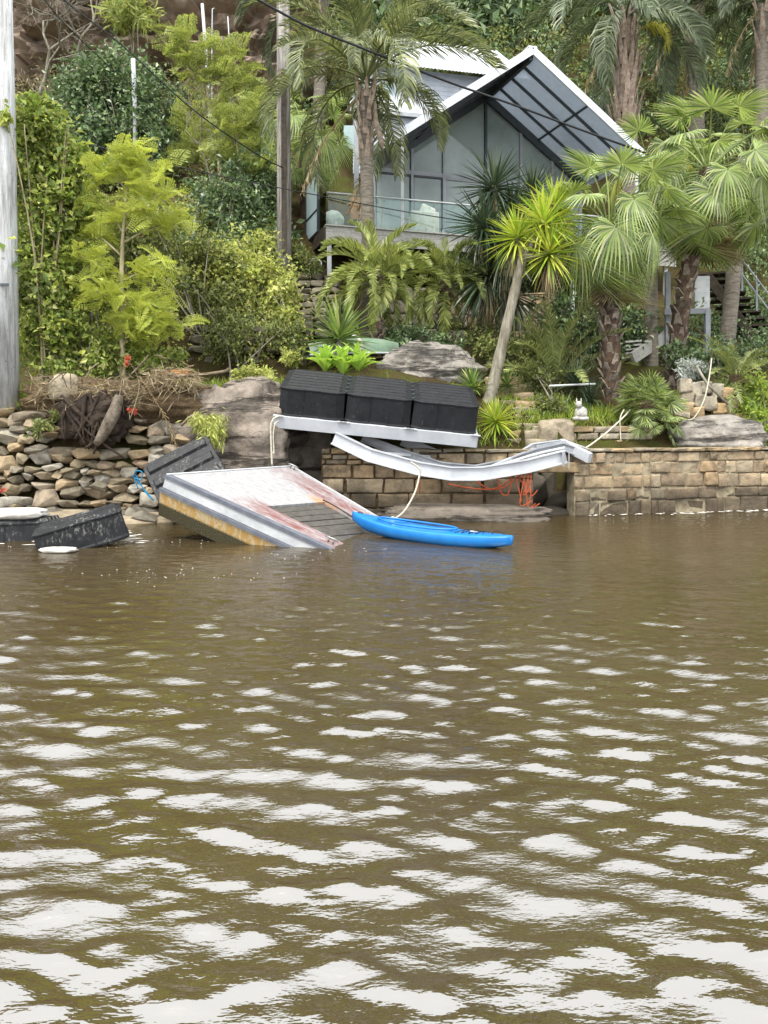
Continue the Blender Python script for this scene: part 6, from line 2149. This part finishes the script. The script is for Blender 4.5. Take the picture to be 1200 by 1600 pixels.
for lab, px, py, s in (('coral red flower cluster in front of the stump', 205, 636, 7), ('coral red flower above the stump on a thin stem', 198, 564, 5), ('coral red flowers at the far left of the rubble wall', 2, 765, 7)):
    bush('coral_flower', lab, 'flower', [(px, py, 14.8, s, s)], 120, .05, M['flower'], 1, stem_mat='bark_pale', stem_r=.008, ratio=.5, part='petals')

# planter and hose near the deck
pt = thing('potted_plant', 'leafy potted plant in a white pot on the deck', 'plant', HP(5.2, .6, HD))
m = MB(); c = HP(5.2, .6, HD); m.tube([c, c + Vector((0, 0, .3))], [.16, .2], 12); m.build('pot', M['white_paint'], pt, True)
c = c + Vector((0, 0, .62)); V, Fq = leaf_cloud([(c.x, c.y, c.z, .3, .3, .32)], 260, .2, .35)
link('foliage', mesh_np('foliage', V - np.array(OFF[pt.name]), Fq, M['lf_yucca']), pt)
m = MB(); m.tube([P(493, 413, 22.8) + Vector((.17 * math.cos(t * .524), 0, .17 * math.sin(t * .524))) for t in range(13)], .02, 6, False)
tag(m.build('hose_coil', M['white_paint'], None, True), 'white hose coil hanging under the deck corner', 'hose')



def flecks():
    """scum and bubbles drifting along the wall foot and round the wreck"""
    r = random.Random(77)
    m = MB()
    def disc(x, y, a, b, z=.012):
        n = 6; t0 = r.random() * 6
        vs = [(x + a * math.cos(t0 + k * 1.047) * r.uniform(.7, 1.1), y + b * math.sin(t0 + k * 1.047) * r.uniform(.7, 1.1), z) for k in range(n)]
        m.add(vs + [(x, y, z + .008)], [(k, (k + 1) % n, n) for k in range(n)])
    for k in range(90):                                         # line along the sea wall
        t_ = r.random(); x = 3.6 + 5.8 * t_ ** .7
        y = 15.33 + 1.55 * t_ - abs(r.gauss(0, .12))
        disc(x, y, r.uniform(.02, .09), r.uniform(.01, .03), .03)
    for k in range(80):                                         # drifting specks
        c = r.choice([(-2.9, 9.6), (-2.2, 9.2), (-1.2, 10.6), (-4.6, 11.6), (-3.6, 11.9), (-.6, 11.2)])
        disc(c[0] + r.gauss(0, .5), c[1] + r.gauss(0, .22), r.uniform(.005, .014), r.uniform(.004, .01))
    for k in range(60):
        disc(r.uniform(-6.5, -3.6), r.uniform(11.6, 13.6), r.uniform(.03, .16), r.uniform(.008, .03))
    tag(m.build('foam_flecks', M['foam'], None), 'scum and foam flecks drifting on the brown water', 'foam', kind='stuff')


flecks()

# repeats of one kind share a group
GROUPS = {'queen_palm': 'queen palms on the slope', 'fan_palm': 'fan palms around the house', 'date_palm': 'date palms below the deck', 'yucca': 'yuccas and strappy plants on the terrace',
          'cycad': 'cycads in the garden', 'agave': 'agaves above the float rack', 'loose_float': 'loose black floats', 'marker_post': 'white posts and rods on the hillside', 'power_line': 'overhead cables',
          'power_pole': 'power poles', 'mooring_rope': 'ropes on the wreck', 'tie_rope': 'ropes on the terrace', 'boulder': 'boulders on the bank', 'feathery_tree': 'feathery trees on the bank',
          'bare_tree': 'bare trees', 'fallen_branch': 'fallen branches on the bank', 'coral_flower': 'coral flowers', 'foam_slab': 'pieces of foam', 'terrace_shrub': 'shrubs on the terrace',
          'dark_shrub': 'dark shrubs on the hillside', 'bank_shrub': 'shrubs on the left bank', 'weed_patch': 'patches of weeds', 'rock_ledge': 'tidal rock ledges'}
for o in scene.objects:
    g = GROUPS.get(o.name.split('.')[0])
    if g and o.parent is None and 'label' in o: o['group'] = g
